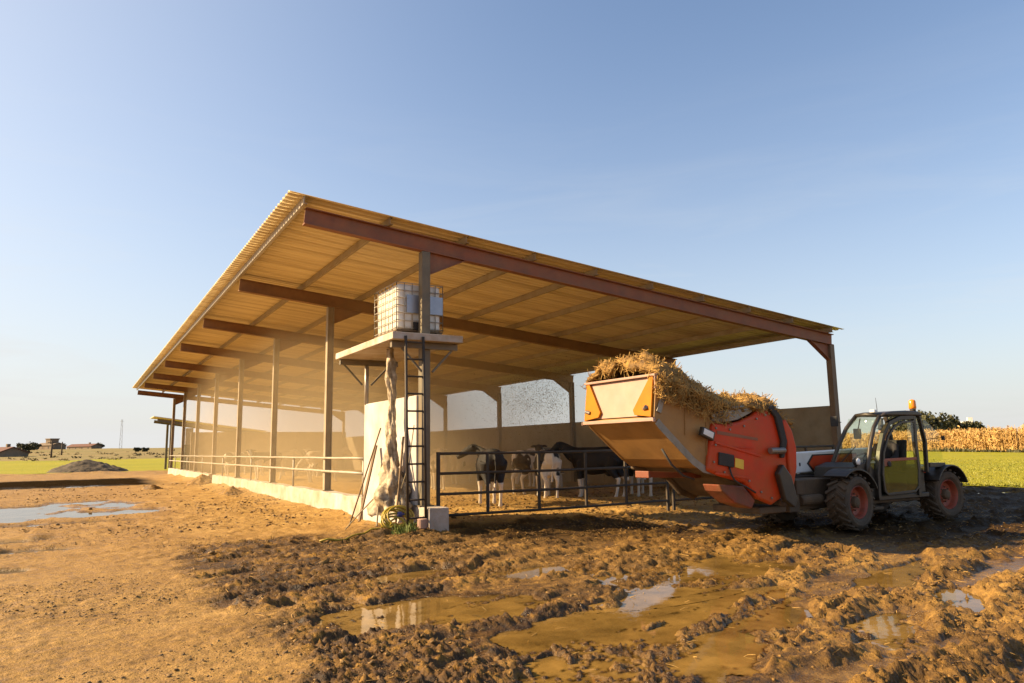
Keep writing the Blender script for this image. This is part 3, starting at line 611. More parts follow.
# kerb under the long side
def kerb(y0, y1, label, top):
    mb = MB(); n = int((y1-y0)/.5)
    secs = []
    for i in range(n+1):
        y = y0+(y1-y0)*i/n; j = .01*math.sin(i*1.7)
        secs.append([(-.17+j*.5, y, -.2), (-.15+j*.5, y, top+.015*math.sin(i*2.3)), (.15, y, top+.012*math.sin(i*1.3)), (.15, y, -.2)])
    for q in secs: pass
    vs = [[mb.bm.verts.new(p) for p in q] for q in secs]
    for a, b in zip(vs, vs[1:]):
        for k in range(4): mb.bm.faces.new([a[k], a[(k+1) % 4], b[(k+1) % 4], b[k]])
    mb.bm.faces.new(vs[0][::-1]); mb.bm.faces.new(vs[-1])
    return tag(mb.build('concrete_kerb', 'kerb', bevel=.015), label, 'kerb')
kerb(2.95, 23.2, 'long pale concrete kerb running left from the white wall', .47)
kerb(24.3, 42.2, 'far concrete kerb piece beyond the gap full of soil', .47)
mb = MB(); mb.bb((-.13, -.52, -.1), (.25, .082, .455)); tag(mb.build('concrete_block', 'kerb', bevel=.02), 'square grey concrete block carrying the front corner column', 'concrete block')
# earth heaps in the kerb gap
def heap(name, c, rx, ry, hh, m, label, cat, seed, group=None, nn=46):
    xs = np.linspace(-1.2, 1.2, nn); X, Y = np.meshgrid(xs, xs); d = np.hypot(X, Y)
    Z = hh*np.clip(1-d, 0, 1)**.75*(1+.35*fbm(X*2, Y*2, seed, 4))+hh*.16*np.abs(fbm(X*7, Y*7, seed+3, 3))*(d < 1.05)-.08
    V = np.stack([c[0]+X*rx, c[1]+Y*ry, c[2]+Z], -1).reshape(-1, 3); i, j = np.meshgrid(np.arange(nn-1), np.arange(nn-1), indexing='ij'); b = (i*nn+j).ravel()
    o = np_mesh(name, V, np.stack([b, b+1, b+nn+1, b+nn], -1), m, True); return tag(o, label, cat, group)
heap('manure_heap', (-4.6, 57.4, 0), 3.1, 2.2, 1.05, 'heap', 'dark rounded manure heap at the edge of the green field', 'heap', 3)
heap('earth_heap', (-.5, 23.7, 0), .8, .9, .5, 'straw_dark', 'brown earth heap filling the gap in the kerb', 'heap', 9)
heap('earth_heap', (-.75, 14.6, 0), .55, .8, .34, 'straw_dark', 'low brown earth heap against the middle of the long kerb', 'heap', 13)
heap('earth_heap', (-2.7, 21.5, 0), .5, .6, .3, 'clod', 'small dark earth heap alone on the dirt left of the kerb', 'heap', 17)
# pipe railing on the long side
rl = thing('pipe_railing', 'two bar pale pipe railing along the open long side', 'railing', (0, 2.95, 0))
def kid(mb, name, m, parent, **kw):
    o = mb.build(name, m, parent, **kw)
    if parent.location.length: o.data.transform(Matrix.Translation(parent.location).inverted())
    return o
for z, r in ((1.29, .026), (.97, .030)):
    mb = MB(); mb.tube([(-.115, 2.95+i*1.0, z+.004*math.sin(i*1.9)) for i in range(40)], r, 8); kid(mb, 'rail', 'rail', rl, smooth=True)
for y in np.arange(3.1, 42, 3.0):
    if abs((y-3.1) % 6-2.9) < .3: continue
    mb = MB(); mb.tube([(-.06, y, .44), (-.06, y, 1.31)], .028, 8); kid(mb, 'post', 'rail', rl, smooth=True)
# gates on the gable
def gate(x0, x1, label, vx):
    g = thing('metal_gate', label, 'gate', (x0, 0, 0))
    rz = [1.38, 1.02, .65, .27]
    for z in rz:
        mb = MB(); mb.tube([(x0, -.02, z), ((x0+x1)/2, -.02, z-.012), (x1, -.02, z)], .026, 8); kid(mb, 'rail', 'gate', g, smooth=True)
    for i, x in enumerate(vx):
        e = i in (0, len(vx)-1); mb = MB(); mb.bar((x, -.02, .05 if e else .25), (x, -.02, 1.41 if e else 1.38), .06 if e else .045, .045); kid(mb, 'upright', 'gate', g)
    return g
gate(.27, 5.78, 'dark four bar steel gate running from the corner column', [.27, 1.29, 2.44, 3.58, 4.62, 5.78])
gate(5.95, 11.6, 'dark four bar steel gate continuing behind the red machine', [5.95, 7.1, 8.25, 9.4, 10.5, 11.6])

# ------------------------------------------------------------------ white wall, platform, tank, ladder, pipe, oddments
mb = MB(); mb.bb((-.12, .085, -.1), (.06, 2.93, 2.45)); tag(mb.build('white_wall', 'white_wall', bevel=.015), 'short limewashed wall under the tank platform, brightly sunlit', 'wall')
pl = thing('tank_platform', 'raised concrete platform on bracketed poles under the roof carrying the tank', 'platform', (0, 0, 0))
mb = MB(); mb.bb((-.76, -.36, 3.40), (.62, 2.98, 3.53)); kid(mb, 'slab', 'kerb', pl, bevel=.012)
mb = MB(); mb.tube([(-.1, 2.86, 2.44), (-.1, 2.86, 3.28)], .045, 10); kid(mb, 'pole', 'zinc', pl, smooth=True)
for y in (-.12, 2.86):
    mb = MB(); mb.bar((-.70, y, 3.335), (.60, y, 3.335), .09, .11); kid(mb, 'bearer', 'column', pl)
    for sx in (-1, 1):
        x0 = -.1 if y > 1 else 0
        mb = MB(); mb.bar((x0+sx*.10, y, 2.86), (x0+sx*.50, y, 3.28), .035, .035); kid(mb, 'brace', 'column', pl)
tk = thing('water_tank', 'white caged plastic water tank standing on the high platform', 'tank', (-.02, .74, 3.53))
T = Vector((-.02, .74, 3.53)); hx, hy = .47, .58
def tmb(): return MB()
def tkid(mb, name, m, parent=tk, **kw):
    return mb.build(name, m, parent, **kw)
mb = tmb()
for x in (-.40, 0, .40): mb.bb((x-.05, -hy, .03), (x+.05, hy, .11))
mb.bb((-hx, -hy, .111), (hx, hy, .135)); mb.bb((-hx, -hy, 0), (hx, -hy+.09, .029)); mb.bb((-hx, hy-.09, 0), (hx, hy, .029)); tkid(mb, 'pallet', 'wood')
mb = tmb(); mb.bb((-hx+.03, -hy+.03, .14), (hx-.03, hy-.03, 1.02)); tkid(mb, 'bottle', 'tank', bevel=.07, seg=4)
mb = tmb(); mb.lathe([(1.02, .10), (1.06, .10), (1.065, .085)], (0, 0, 0), 'z', 20); tkid(mb, 'filler_cap', 'black')
mb = tmb(); r = .009
for i in range(7):
    z = .17+i*.142; mb.tube([(-hx, -hy, z), (hx, -hy, z), (hx, hy, z), (-hx, hy, z), (-hx, -hy, z)], r, 6)
for i in range(7):
    x = -hx+2*hx*i/6; y = -hy+2*hy*i/6
    for s in (-1, 1):
        mb.tube([(x, s*hy, .14), (x, s*hy, 1.03)], r, 6); mb.tube([(s*hx, y, .14), (s*hx, y, 1.03)], r, 6)
tkid(mb, 'cage', 'zinc', smooth=True)
for x0 in (-.27, .20):
    mb = tmb(); mb.bb((x0, -hy-.018, .46), (x0+.26, -hy-.011, .80)); tkid(mb, 'label_plate', 'plate')
mb = tmb(); mb.lathe([(-.08, .05), (0, .05), (.0, .06), (.03, .06)], (0, -hy-.02, .22), 'y', 16); mb.bb((-.13, -hy-.012, .15), (.13, -hy+.02, .29)); tkid(mb, 'outlet_valve', 'black')
ld = thing('metal_ladder', 'thin metal ladder rising in front of the white wall to the tank platform', 'ladder', (-.35, -.35, 0))
for x in (-.525, -.19):
    mb = MB(); mb.tube([(x+.03, -.45, gz(x, -.45)-.02), (x, -.38, 3.46)], .027, 8); kid(mb, 'side_rail', 'gate', ld, smooth=True)
for i in range(11):
    z = .3+i*.305; t = z/3.46; mb = MB(); mb.tube([(-.50-.025*t, -.447+.067*t, z), (-.165-.025*t, -.447+.067*t, z)], .017, 8); kid(mb, 'rung', 'gate', ld, smooth=True)
# wrapped pipe: crumpled plastic round a down pipe, flaring to a torn drape
def wrapped():
    n = 70; V = []; K = 44
    for i in range(n):
        t = i/(n-1); z = 3.38-3.1*t; r = .05+.03*math.sin(t*9)**2+(.0 if t < .5 else .40*((t-.5)/.5)**1.4)
        cx = -.36-.02*math.sin(t*14)-.06*max(0, t-.55); cy = .75-.12*t+.02*math.cos(t*17)
        for k in range(K):
            a = 2*math.pi*k/K; rr = r*(1+.22*math.sin(3*a+t*26)+.16*math.sin(5*a-t*40+1)+.10*math.sin(9*a+t*11)*t+.16*float(vnoise(np.array([a*5+t*9]), np.array([t*34.]), 3)[0])+.10*float(vnoise(np.array([a*9]), np.array([t*60.]), 4)[0]))
            V.append((cx+rr*math.cos(a)*(.7 if t > .55 else 1), cy+rr*math.sin(a)*1.1, z+.02*math.sin(6*a)*t))
    F = [(i*K+k, i*K+(k+1) % K, (i+1)*K+(k+1) % K, (i+1)*K+k) for i in range(n-1) for k in range(K)]
    o = np_mesh('wrapped_pipe', V, F, 'wrap', False); s = o.modifiers.new('sheet', 'SOLIDIFY'); s.thickness = .006
    return tag(o, 'water pipe bundled in crumpled dirty plastic hanging from platform to ground', 'pipe')
wrapped()
def stick(a, b, w, h, m, label, cat='plank', name='wooden_plank'):
    mb = MB(); mb.bar(a, b, w, h, up=(1, 0, 0)); return tag(mb.build(name, m, bevel=.004), label, cat)
stick((-.62, 1.7, .1), (-.2, 1.95, 1.55), .11, .03, 'wood', 'brown plank leaning on the white wall left of the wrapped pipe')
stick((-.95, 1.3, .06), (-.2, 1.7, 1.9), .03, .025, 'wood', 'long thin stick leaning against the white wall', 'stick', 'wooden_stick')
stick((-.55, .0, .05), (-.2, .5, 1.7), .045, .03, 'wood', 'pale batten leaning behind the ladder', 'batten', 'wooden_batten')
stick((-.78, .3, .05), (-.4, 1.1, 1.2), .035, .025, 'rope', 'whitish stick crossing the torn plastic at the pipe foot', 'stick', 'wooden_stick')
def hose(name, path, r, m, label, cat):
    mb = MB(); mb.tube(path, r, 8); return tag(mb.build(name, m, smooth=True), label, cat)
P = []
for i in range(190):
    t = i/189; a = t*2*math.pi*7.2; k = int(a/(2*math.pi)); w_ = vnoise(np.array([t*9.]), np.array([.5]), 5)[0]; w2 = vnoise(np.array([t*9.]), np.array([8.5]), 6)[0]
    rr = .22+.10*w_; P.append((-.66+.16*w2+rr*math.cos(a)*1.15, -.22+.14*w_+rr*math.sin(a)*.55, .26+.13*w2+(.20+.08*w2)*math.sin(a)*(.7+.3*w_)))
P = [(x, y, max(z, gz(x, y)+.02)) for x, y, z in P]
P += [(-.92-.14*i, -.25-.05*i+.08*math.sin(i*.9), gz(-.92-.14*i, -.25-.05*i+.08*math.sin(i*.9))+.02) for i in range(9)]
hose('garden_hose', P, .017, 'hose', 'tangled yellow hose coil at the foot of the white wall', 'hose')
hose('rope', [(-.2, .9, 1.75), (-.34, .6, 1.1), (-.36, .2, .75), (-.3, 0, 1.2), (-.22, -.05, 1.9)], .010, 'rope', 'slack pale rope looped between ladder and wall', 'rope')
hose('rope', [(-1.15, .9, gz(-1.15, .9)+.02), (-.9, .8, .35), (-.5, .75, .75), (-.3, .8, 1.3)], .012, 'rope', 'taut pale rope slanting from the ground to the pipe', 'rope')
mb = MB(); mb.lathe([(-.04, .035), (-.03, .045), (.03, .045), (.04, .035)], (-.55, -.22, .36), 'x', 16); mb.lathe([(.041, .02), (.08, .018)], (-.55, -.22, .36), 'x', 12); tag(mb.build('hose_coupling', 'blue', bevel=.004), 'dark blue hose coupling resting on the yellow coil', 'coupling')
mb = MB(); mb.lathe([(0, .06), (.015, .085), (.16, .09), (.17, .07)], (-.30, -.62, gz(-.3, -.62)+.0), 'z', 16); tag(mb.build('white_bucket', 'panel', bevel=.004), 'small off white bucket in the mud at the ladder foot', 'bucket')
# weeds at the coil
def weeds(c, n, r, label):
    V = []; F = []
    for i in range(n):
        a = rng.uniform(0, 6.28); d = r*math.sqrt(rng.uniform()); x, y = c[0]+d*math.cos(a), c[1]+d*math.sin(a); b = rng.uniform(0, 6.28); z = gz(x, y); h = rng.uniform(.05, .17)
        w = .012; k = len(V); lx, ly = rng.normal(0, .05, 2)
        V += [(x-w*math.cos(b), y-w*math.sin(b), z), (x+w*math.cos(b), y+w*math.sin(b), z), (x+lx*.5+w*.7*math.cos(b), y+ly*.5+w*.7*math.sin(b), z+h*.6), (x+lx*.5-w*.7*math.cos(b), y+ly*.5-w*.7*math.sin(b), z+h*.6), (x+lx, y+ly, z+h), (x+lx+.004, y+ly, z+h)]
        F += [(k, k+1, k+2, k+3), (k+3, k+2, k+5, k+4)]
    return tag(np_mesh('weed_tuft', V, F, 'weed'), label, 'weeds')
weeds((-.62, -.62), 130, .22, 'bright green weed tuft below the yellow hose')

# ------------------------------------------------------------------ cows
def cow_mesh(pose):
    mb = MB()
    S = [(-.84, 1.16, .06, .08), (-.80, 1.13, .17, .19), (-.66, 1.10, .26, .28), (-.45, 1.06, .29, .32), (-.15, 1.0, .335, .375), (.15, .98, .335, .385), (.4, 1.0, .28, .37), (.58, 1.03, .22, .33), (.70, 1.07, .16, .26)]
    mb.rings([((x, 0, z), (0, ry, 0), (0, 0, rz)) for x, z, ry, rz in S], 18)
    if pose == 'up':
        N = [((.55, 0, 1.08), .17, .29, 0), ((.78, 0, 1.2), .12, .21, .5), ((.98, 0, 1.36), .10, .15, .7), ((1.08, 0, 1.43), .09, .12, .7)]
        H = [((1.0, 0, 1.47), .085, .085), ((1.08, 0, 1.45), .115, .12), ((1.2, 0, 1.38), .11, .12), ((1.34, 0, 1.27), .08, .095), ((1.46, 0, 1.17), .07, .075), ((1.52, 0, 1.12), .055, .055)]; hd = Vector((.78, 0, -.62))
    elif pose == 'turn':
        N = [((.55, 0, 1.08), .17, .29, 0), ((.78, .03, 1.2), .12, .2, .5), ((.96, .13, 1.32), .10, .15, .6), ((1.02, .22, 1.38), .09, .12, .6)]
        H = [((.98, .15, 1.42), .085, .085), ((1.02, .24, 1.41), .115, .12), ((1.07, .37, 1.36), .11, .12), ((1.12, .52, 1.27), .08, .095), ((1.16, .64, 1.19), .07, .075), ((1.18, .7, 1.15), .055, .055)]; hd = Vector((.33, .8, -.5))
    else:
        N = [((.55, 0, 1.02), .17, .29, 0), ((.80, 0, .92), .12, .2, -.6), ((1.0, 0, .72), .10, .15, -1), ((1.08, 0, .6), .09, .12, -1)]
        H = [((1.05, 0, .68), .085, .085), ((1.1, 0, .6), .115, .12), ((1.14, 0, .46), .11, .12), ((1.18, 0, .30), .08, .095), ((1.22, 0, .17), .07, .075), ((1.23, 0, .11), .055, .055)]; hd = Vector((.15, 0, -.98))
    secs = []
    for c, ry, rz, pch in N: secs.append((c, (0, ry, 0), (-math.sin(pch)*rz, 0, math.cos(pch)*rz)))
    mb.rings(secs, 14)
    side = Vector((0, 0, 1)).cross(hd).normalized(); up = hd.cross(side).normalized()
    mb.rings([(c, side*a, up*b) for c, a, b in H], 14)
    hc = Vector(H[1][0])
    for s in (-1, 1):
        mb.tube([hc+side*s*.09+up*.05, hc+side*s*.18+up*.05, hc+side*s*.27+up*.02], [(.03, .03), (.055, .03), (.028, .022)], 8)
        f = .05*s if pose != 'up' else -.04*s
        mb.tube([(.46, s*.17, 1.0), (.47+f*.4, s*.18, .73), (.50+f, s*.17, .44), (.485+f, s*.17, .40), (.48+f*1.2, s*.17, .14), (.50+f*1.3, s*.17, .06), (.53+f*1.3, s*.17, -.01)], [.15, .095, .062, .058, .043, .05, .062], 10)
        mb.tube([(-.58, s*.15, 1.06), (-.48-f, s*.18, .78), (-.62-f, s*.17, .60), (-.73-f, s*.16, .50), (-.70-f, s*.16, .36), (-.67-f*1.3, s*.16, .14), (-.65-f*1.3, s*.16, .06), (-.61-f*1.3, s*.16, -.01)], [.21, .145, .085, .06, .05, .045, .05, .063], 10)
    mb.tube([(-.80, 0, 1.26), (-.90, 0, 1.16), (-.92, 0, .9), (-.90, .02, .62), (-.90, .02, .45)], [.035, .03, .026, .032, .04], 8)
    mb.sph((-.38, 0, .68), (.17, .13, .12), 2)
    return fuse(mb, .026, 5)
CM = {p: cow_mesh(p) for p in ('up', 'turn', 'down')}
CMM = {}
def cow(x, y, rz, pose, coat, label, sc=1.0):
    key = (pose, coat)
    if key not in CMM:
        me = CM[pose].copy(); me.materials.clear(); me.materials.append(M[coat]); CMM[key] = me
    o = link(bpy.data.objects.new('cow', CMM[key])); o.location = (x, y, gz(x, y)); o.rotation_euler = (0, 0, R(rz)); o.scale = (sc,)*3
    return tag(o, label, 'cow', 'cattle on the straw under the shed roof')
cow(3.5, 3.9, 70, 'turn', 'cow_black', 'black cow with white legs standing nearest the gate, head turned left')
cow(6.3, 5.6, 68, 'up', 'cow_pied', 'white legged cow facing away behind the middle of the gate', .98)
cow(7.3, 4.5, 120, 'up', 'cow_black', 'big dark cow standing just left of the raised bucket', 1.03)
cow(7.0, 7.4, 10, 'down', 'cow_pied', 'cow with lowered head behind the dark cow', .97)
cow(8.6, 4.2, 60, 'up', 'cow_black', 'dark cow half hidden below the raised bucket')
cow(5.5, 11.3, 250, 'up', 'cow_pale', 'pale thin cow in the dust just right of the corner column', .93)
cow(9.3, 10.5, 190, 'down', 'cow_pied', 'feeding cow deep in the shed between the two gate uprights')
cow(8.2, 14.5, 20, 'up', 'cow_pale', 'pale cow by the concrete wall in the thick dust', .97)
cow(2.7, 25.6, 200, 'turn', 'cow_pied', 'white and black cow looking over the rail at the far left')
cow(5.4, 25.6, 170, 'down', 'cow_pale', 'pale cow between the second and third columns, feeding')
cow(4.4, 21.5, 15, 'up', 'cow_pale', 'white cow standing side on behind the rail near the white wall', 1.02)
cow(5.9, 28.3, 100, 'up', 'cow_pied', 'hazy cow standing farther in behind the rail')
cow(4.6, 32.2, 345, 'up', 'cow_pale', 'small hazy cow in front of the far end wall')
cow(7.4, 20.0, 150, 'down', 'cow_pied', 'cow with head down left of the white wall', .97)
cow(8.8, 24.0, 60, 'up', 'cow_pale', 'cow below the sunlit patch of the end wall')
cow(3.1, 36.0, 30, 'up', 'cow_pied', 'farthest cow near the end columns of the shed')

# ------------------------------------------------------------------ telehandler
tx, ty = 7.0, -3.6
th = thing('telehandler', 'compact white and red telehandler with dark rounded cab parked in the mud', 'telehandler', (0, 0, 0))
def part(mb, name, m, parent=th, **kw): return mb.build(name, m, parent, **kw)
def wheel(x, y, side, steer=0):
    """side -1: outer face towards -y"""
    e = thing('wheel', None, None, (x, y, .47)); e.parent = th; e.rotation_euler = (0, 0, R(steer))
    mb = MB(); w = .19; rr = .47
    prof = [(-w*.80, .27), (-w, .32), (-w*1.02, .38), (-w*.88, .425), (-w*.4, .44), (w*.4, .44), (w*.88, .425), (w*1.02, .38), (w, .32), (w*.80, .27)]
    mb.lathe(prof, (0, 0, 0), 'y', -40)
    for k in range(20):
        for s in (-1, 1):
            a = 2*math.pi*(k+.5*(s > 0))/20
            q = Matrix.Rotation(-a, 3, 'Y') @ Matrix.Rotation(s*.55, 3, 'Z')
            c = Matrix.Rotation(-a, 3, 'Y') @ Vector((.448, s*.095, 0)); rot = Matrix.Rotation(-a, 3, 'Y') @ Matrix.Rotation(s*.6, 3, 'X')
            mb.box(c, (.038, .19, .05), rot)
    t = mb.build('tyre', 'tyre', e, bevel=.006)
    mb = MB(); o = side
    mb.lathe([(o*.155, .275), (o*.165, .265), (o*.13, .245), (o*.06, .225), (o*.045, .15), (o*.07, .12), (o*.07, .0001)], (0, 0, 0), 'y', -32)
    rm = mb.build('rim', 'rim', e, smooth=False, bevel=.004)
    mb = MB(); mb.lathe([(o*.071, .10), (o*.13, .085), (o*.15, .05), (o*.15, .0001)], (0, 0, 0), 'y', 20)
    for k in range(8):
        a = k*math.pi/4; mb.lathe([(o*.071, .012), (o*.095, .012), (o*.096, .0001)], (.14*math.cos(a)*.97, 0, .14*math.sin(a)*.97), 'y', 6)
    mb.build('hub', 'dirty', e)
    return e
FX, RX = 5.93, 8.78
wheel(FX, -4.34, -1, 4); wheel(RX, -4.28, -1, -4); wheel(FX, -2.86, 1, 4); wheel(RX, -2.86, 1, -4)
mb = MB(); mb.prism([(4.75, .48), (5.0, .36), (9.1, .36), (9.4, .55), (9.4, .86), (4.9, .86), (4.75, .72)], -4.0, -3.2)
mb.bb((6.05, -4.34, .40), (8.0, -4.001, .52)); mb.bb((6.15, -4.42, .30), (6.75, -4.30, .36)); mb.bb((6.1, -4.38, .36), (6.16, -4.34, .44))
part(mb, 'chassis', 'dirty', bevel=.02)
for x in (FX, RX):
    mb = MB(); mb.tube([(x, -4.2, .47), (x, -3.0, .47)], .09, 12); mb.sph((x, -3.6, .47), (.2, .22, .19), 2); part(mb, 'axle', 'dirty', smooth=True)
mb = MB(); mb.tube([(5.0, -4.05, .52), (5.55, -4.05, .52)], .09, 14); mb.bb((4.72, -4.08, .34), (4.98, -3.2, .62)); mb.bb((4.9, -4.1, .62), (5.1, -3.15, .86)); part(mb, 'front_hydraulics', 'dirty', bevel=.015)
# fenders
def fender(x, name='fender'):
    mb = MB(); path = [(x+.54*math.cos(a), .48+.53*math.sin(a)) for a in np.linspace(R(128 if x < 7 else 150), R(22), 12)]
    mb.strip(path, .03, -4.54, -4.10); return part(mb, name, 'dark', bevel=.008)
fender(FX); fender(RX)
def fender_r(x):
    mb = MB(); path = [(x+.54*math.cos(a), .48+.53*math.sin(a)) for a in np.linspace(R(128 if x < 7 else 150), R(22), 12)]
    mb.strip(path, .03, -3.08, -2.66); return part(mb, 'fender', 'dark', bevel=.008)
fender_r(FX); fender_r(RX)
# boom: white box beam beside the cab with a red arrow panel
mb = MB(); mb.prism([(4.25, .93), (4.30, 1.27), (5.0, 1.28), (9.0, 1.38), (9.05, 1.05), (4.9, .91)], -3.52, -3.20); boom = part(mb, 'boom', 'white', bevel=.02)
mb = MB(); mb.prism([(6.0, 1.10), (6.14, .97), (7.4, .99), (7.4, 1.25), (6.14, 1.235)], -3.532, -3.5285); mb.build('red_arrow', 'red', boom)
mb = MB(); mb.prism([(5.95, 1.10), (6.11, .945), (7.4, .965), (7.4, 1.275), (6.11, 1.26)], -3.527, -3.5205); mb.build('black_border', 'dark', boom)
mb = MB(); mb.bb((5.74, -3.527, 1.06), (5.77, -3.5205, 1.12)); mb.build('small_mark', 'dark', boom)
mb = MB(); mb.prism([(4.30, .78), (4.25, .90), (9.0, .90), (9.0, .865), (4.6, .70)], -3.56, -3.16); part(mb, 'boom_base', 'dark', bevel=.02)
mb = MB(); mb.prism([(4.25, .42), (4.10, .60), (4.08, 1.25), (4.22, 1.32), (4.34, 1.1), (4.5, .62)], -4.1, -3.0); part(mb, 'tool_carriage', 'dark', bevel=.02)
# engine bay on the far side and rear counterweight
mb = MB(); mb.prism([(6.2, .87), (6.3, 1.18), (8.6, 1.22), (8.95, 1.10), (9.1, .87)], -3.14, -2.68); part(mb, 'engine_cover', 'white', bevel=.04)
mb = MB(); mb.prism([(8.25, .87), (8.2, 1.0), (8.6, 1.03), (9.1, .98), (9.45, .90), (9.45, .55), (9.41, .50), (9.405, .87)], -4.12, -3.58); part(mb, 'rear_hood', 'dark', bevel=.03)
mb = MB(); mb.prism([(8.15, .88), (8.13, 1.0), (8.30, 1.02), (8.42, .90)], -4.30, -4.125); part(mb, 'side_cover', 'white', bevel=.015)
mb = MB(); mb.bb((8.22, -4.30, .88), (8.34, -4.13, .93)); part(mb, 'tail_lamp', 'red', bevel=.01)
# cab -- side silhouette in (x,z)
Y0, Y1 = -4.46, -3.60
cab = thing('cab', None, None, (0, 0, 0)); cab.parent = th
def post(path, w, y0, y1, m='dark', name='cab_frame'):
    mb = MB(); mb.strip(path, w, y0, y1); return mb.build(name, m, cab, bevel=.006)
NP = [(6.31, .86), (6.39, 1.08), (6.51, 1.40), (6.68, 1.72), (6.90, 1.935)]      # front pillar in (x, z)
near3 = [Vector((x, Y0+.03+.04*i/4, z)) for i, (x, z) in enumerate(NP)]
far3 = [Vector((x, Y1-.05-.07*i, z)) for i, (x, z) in enumerate(NP)]
far3[-1].z = 1.95
for P3 in (near3, far3):
    mb = MB(); mb.tube(P3, .036, 8); mb.build('front_pillar', 'dark', cab, smooth=True)
mb = MB(); mb.tube([near3[-1], (near3[-1]+far3[-1])/2+Vector((-.05, 0, .02)), far3[-1]], .035, 8); mb.build('header_bar', 'dark', cab, smooth=True)
for y0, y1 in ((Y0, Y0+.07), (Y1-.22, Y1-.15)):
    if y0 == Y0: post([(6.60, .50), (6.62, .9), (6.74, 1.3), (6.88, 1.6), (7.08, 1.80), (7.40, 1.89), (7.82, 1.905)], .07, y0-.004, y1+.002)   # arch pillar
    post([(7.86, 1.92), (7.84, 1.4), (7.86, .95), (7.80, .5)], .07, y0-.002, y1+.001)
    post([(8.03, 1.95), (8.16, 1.45), (8.13, .9)], .05, y0, y1)     # rear pillar
mb = MB(); mb.prism([(6.86, 1.93), (6.95, 1.985), (7.2, 2.015), (7.6, 2.03), (7.95, 2.02), (8.08, 1.97), (8.06, 1.93), (7.9, 1.935)], Y0-.02, Y1-.26); mb.build('cab_roof', 'dark', cab, bevel=.025)
mb = MB(); mb.prism([(5.95, .86), (6.0, 1.05), (6.3, 1.12), (6.6, 1.06), (6.62, .52), (6.2, .52), (6.12, .84)], Y0+.06, Y1-.04); mb.build('dashboard', 'dark', cab, bevel=.015)
mb = MB(); mb.bb((6.62, Y0+.03, .46), (8.14, Y1, .54)); mb.bb((7.9, Y0+.08, .54), (8.12, Y1, .98)); mb.build('cab_floor', 'dark', cab, bevel=.01)
def pane(name, A, Bq, m=GL, bow=.04):
    V = []; n = 7
    for a_, b_ in zip(A, Bq):
        for i in range(n):
            t = i/(n-1); p = a_*(1-t)+b_*t; V.append((p.x-bow*math.sin(math.pi*t), p.y, p.z))
    F = [(r*n+i, r*n+i+1, (r+1)*n+i+1, (r+1)*n+i) for r in range(len(A)-1) for i in range(n-1)]
    o = np_mesh(name, V, F, m, True); o.parent = cab; o.modifiers.new('pane', 'SOLIDIFY').thickness = .005; return o
pane('windscreen', near3, far3)
mb = MB(); mb.prism([(6.46, 1.06), (6.58, 1.38), (6.70, 1.64), (6.88, 1.91), (7.0, 1.76), (6.82, 1.55), (6.70, 1.25), (6.62, .95)], Y0+.04, Y0+.045); mb.build('side_glass', GL, cab)
mb = MB(); mb.prism([(6.50, 1.10), (6.62, 1.40), (6.90, 1.90), (7.84, 1.90), (7.82, 1.10)], Y1-.17, Y1-.165); mb.build('side_glass', GL, cab)
mb = MB(); mb.strip([(8.05, 1.93), (8.18, 1.45), (8.15, 1.0)], .008, Y0+.075, Y1-.22); mb.build('rear_glass', GL, cab)
mb = MB(); mb.prism([(7.90, 1.90), (7.89, .95), (8.09, .95), (8.12, 1.45), (8.02, 1.90)], Y0+.03, Y0+.036); mb.build('quarter_glass', GL, cab)
# opened rear window panel swung out behind the cab
mb = MB(); mb.prism([(8.14, 1.90), (8.62, 1.62), (8.68, 1.10), (8.20, 1.06)], Y0+.02, Y0+.026); mb.build('rear_window', GL, cab)
mb = MB(); mb.bar((8.20, Y0+.06, 1.03), (8.72, Y0+.06, 1.02), .12, .085); mb.build('window_bar', 'dark', cab, bevel=.01)
# door
door = thing('door', None, None, (0, 0, 0)); door.parent = cab
inner = [(6.72, .62), (6.70, .9), (6.78, 1.28), (6.95, 1.56), (7.15, 1.73), (7.40, 1.815), (7.78, 1.83), (7.765, 1.4), (7.785, .95), (7.74, .66), (7.62, .58), (6.80, .56)]
mb = MB(); mb.strip(inner+[inner[0]], .045, Y0-.035, Y0-.006); mb.build('door_frame', 'dark', door, bevel=.006)
mb = MB(); mb.prism([(6.73, .62), (6.71, .9), (6.75, 1.13), (7.765, 1.15), (7.785, .95), (7.74, .67), (7.62, .59), (6.81, .57)], Y0-.024, Y0-.016); mb.build('lower_pane', GLD, door)
mb = MB(); mb.prism([(7.78, 1.82), (7.765, 1.4), (7.77, 1.16), (7.52, 1.16), (7.56, 1.82)], Y0-.024, Y0-.016); mb.build('upper_pane', GL, door)
mb = MB(); mb.bar((6.76, Y0-.028, 1.15), (7.74, Y0-.028, 1.16), .012, .05); mb.bar((6.75, Y0-.031, 1.10), (6.95, Y0-.031, 1.12), .01, .12); mb.build('trim_bar', 'rim', door, bevel=.004)
mb = MB(); mb.lathe([(0, .05), (-.012, .05), (-.02, .03), (-.02, .0001)], (6.88, Y0-.036, 1.08), 'y', 18); mb.build('door_handle', 'black', door)
